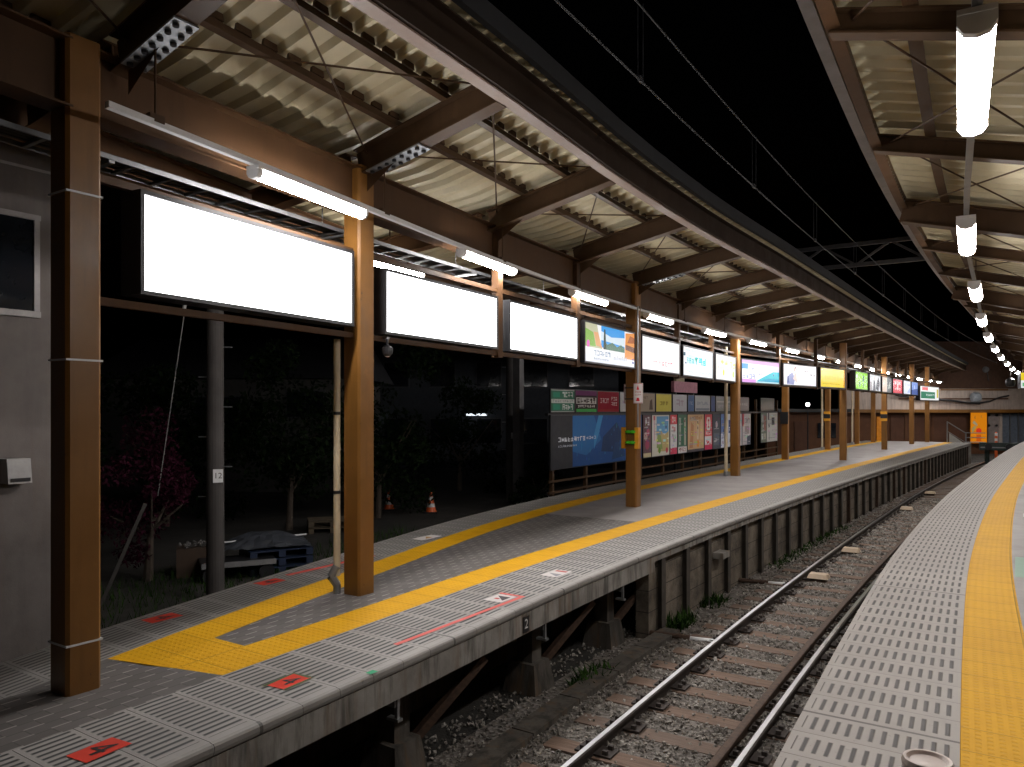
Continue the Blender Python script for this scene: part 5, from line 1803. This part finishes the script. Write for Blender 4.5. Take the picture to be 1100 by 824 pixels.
for (x0, x1, z0, z1) in ((2.0, 3.4, 2.6, 3.6), (-2.9, -2.1, 3.0, 3.6), (-1.2, .4, 2.0, 3.4)):
    m = MB(); m.box(x0, -.05, z0, x1, -.002, z1); f = m.build('window', FRD, t)
    m = MB(); m.box(x0 + .06, -.07, z0 + .06, (x0 + x1) / 2 - .03, -.051, z1 - .06); m.box((x0 + x1) / 2 + .03, -.07, z0 + .06, x1 - .06, -.051, z1 - .06); m.build('pane', WINDOW, f)
t = thing('apartment_block', 'dark apartment block in the night beyond the cones', 'apartment block', (-1.2, 38, -1.16))
m = MB(); m.box(-6, 0, 0, 6.5, 8, 9.5); m.build('wall', simple('dim_block_wall', (.045, .05, .06), .8), t)
for fz in (1.2, 4.0, 6.8):
    for k in range(5):
        x = -5.2 + k * 2.3
        m = MB(); m.box(x, -.06, fz, x + 1.3, -.002, fz + 1.3); f = m.build('window', FRD, t)
        m = MB(); m.box(x + .06, -.08, fz + .06, x + 1.24, -.061, fz + 1.24); m.build('pane', WINDOW, f)
m = MB(); m.box(-6.2, -.2, 9.5, 6.7, 8.2, 9.7); m.build('roof', BLACK, t)
for (u, lab, ww) in ((396, 'glowing strip for a window reflection far off in the dark, above the left cone', .5), (512, 'glowing strip for a window reflection far off in the dark, left of the far pole', .5), (640 - 2, 'glowing strip for a window reflection far off just above the posters', .3)):
    yy = 37.6  # glowing strips added for station lamps mirrored in dark windows
    t = thing('window_glint', lab, 'lamp', ((u - 550) / 820 * yy, yy, 1.5))
    m = MB(); m.tube((-ww, -.06, 0), (ww, -.06, 0), .05, seg=8); m.build('glint_strip', emis('glint_glow', (.85, .93, 1.0), 1.6), t)
    m = MB(); m.box(-ww, -.03, .06, ww, .38, .1); m.build('bracket', BLACK, t)


def cone(x, y, label):
    t = thing('traffic_cone', label, 'traffic cone', (x, y, -1.16), 0, 'traffic cones in the dark yard')
    m = MB(); m.lathe([(.15, .04), (.118, .17)], 18); m.lathe([(.094, .27), (.072, .37)], 18); m.lathe([(.05, .46), (.025, .6), (0, .605)], 18); m.build('cone', ORP, t, smooth=True)
    m = MB(); m.lathe([(.118, .17), (.094, .27)], 18); m.lathe([(.072, .37), (.05, .46)], 18); m.build('band', WHITEM, t, smooth=True)
    m = MB(); m.box(-.19, -.19, 0, .19, .19, .04); bevel(m.build('foot', BLACK, t), .01, 1)


cone(-2.28, 21.5, 'white banded traffic cone left of the far pole, right one of two')
cone(-3.56, 22.1, 'white banded traffic cone nearer the second column, left one of two')


def pallet(x, y, rz, label, mat, n=1):
    t = thing('pallet', label, 'pallet', (x, y, -1.16), rz)
    for k in range(n):
        z = k * .15
        m = MB()
        for yy in (-.45, -.2, .05, .3): m.box(-.55, yy, z + .11, .55, yy + .15, z + .13)
        m.build('deck', mat, t)
        m = MB()
        for xx in (-.55, -.06, .43): m.box(xx, -.45, z, xx + .12, .45, z + .109)
        m.build('bearer', mat, t)
    return t


PALW = simple('pale_pallet_wood', (.09, .068, .042), .8, 0, .2, 12)
pallet(-4.35, 18.4, .3, 'wooden pallet on bare ground left of the second column', PALW, 2)
BLUEP = simple('blue_plastic', (.01, .02, .05), .5)
pallet(-4.3, 13.9, .55, 'stack of blue plastic pallets right of the thick pole', BLUEP, 3)
t = thing('tarp_bundle', 'grey tarpaulin bundle lying on the blue pallets', 'tarpaulin', (-4.5, 13.9, -.71), .4)
m = MB()
rg = np.random.default_rng(3)
G = 14
H_ = [[.10 * max(0, 1 - ((i - G/2) / (G/2))**2) * max(0, 1 - ((j - G/2) / (G/2))**2) * 2.2 + rg.uniform(0, .05) for j in range(G + 1)] for i in range(G + 1)]
for i in range(G):
    for j in range(G):
        f = lambda a, b: (-.75 + 1.5 * a / G, -.5 + b / G, H_[a][b])
        m.face([f(i, j), f(i + 1, j), f(i + 1, j + 1), f(i, j + 1)])
m.build('tarp', simple('grey_tarp', (.045, .05, .06), .5), t)
m = MB(); m.tube((-.75, -.2, .12), (.75, .1, .13), .015, seg=6); m.build('rope', WHITEM, t)
t = thing('cardboard_box', 'brown carton with white rags on top, left of the thick pole', 'carton', (-5.55, 13.5, -1.16), .4)
m = MB(); m.box(-.35, -.25, 0, .35, .25, .5); bevel(m.build('carton', simple('cardboard', (.05, .03, .018), .8), t), .01, 1)
m = MB()
for k in range(22):
    a = rg.uniform(-.3, .3); b = rg.uniform(-.2, .2)
    m.tube((a, b, .505), (a + rg.uniform(-.12, .12), b + rg.uniform(-.1, .1), .56), .03, .02, seg=6)
m.build('rag', simple('white_rag', (.10, .095, .09), .8), t)
t = thing('handcart', 'low handcart with a white edge beside the blue pallets', 'cart', (-4.75, 13.2, -1.16), .45)
m = MB(); m.box(-.6, -.35, .28, .6, .35, .33); m.build('deck', BLACK, t)
m = MB(); m.box(-.6, -.362, .26, .6, -.352, .35); m.build('edge', simple('grubby_white', (.18, .18, .18), .6), t)
for x in (-.45, .45):
    for y in (-.28, .28):
        m = MB(); m.tube((x, y - .03, .13), (x, y + .03, .13), .13, seg=14); m.build('wheel', BLACK, t)
m = MB()
for x in (-.45, .45): m.box(x - .03, -.26, .14, x + .03, .26, .279)
m.build('axle', GREYM, t)
t = thing('leaning_stake', 'pale wooden stake leaning near the maroon bush', 'stake', (-6.05, 11.2, -1.16), 0)
m = MB(); m.bar((0, 0, 0), (.55, .25, 1.5), .05, .05); m.build('timber', simple('grey_wood', (.06, .055, .05), .8), t)
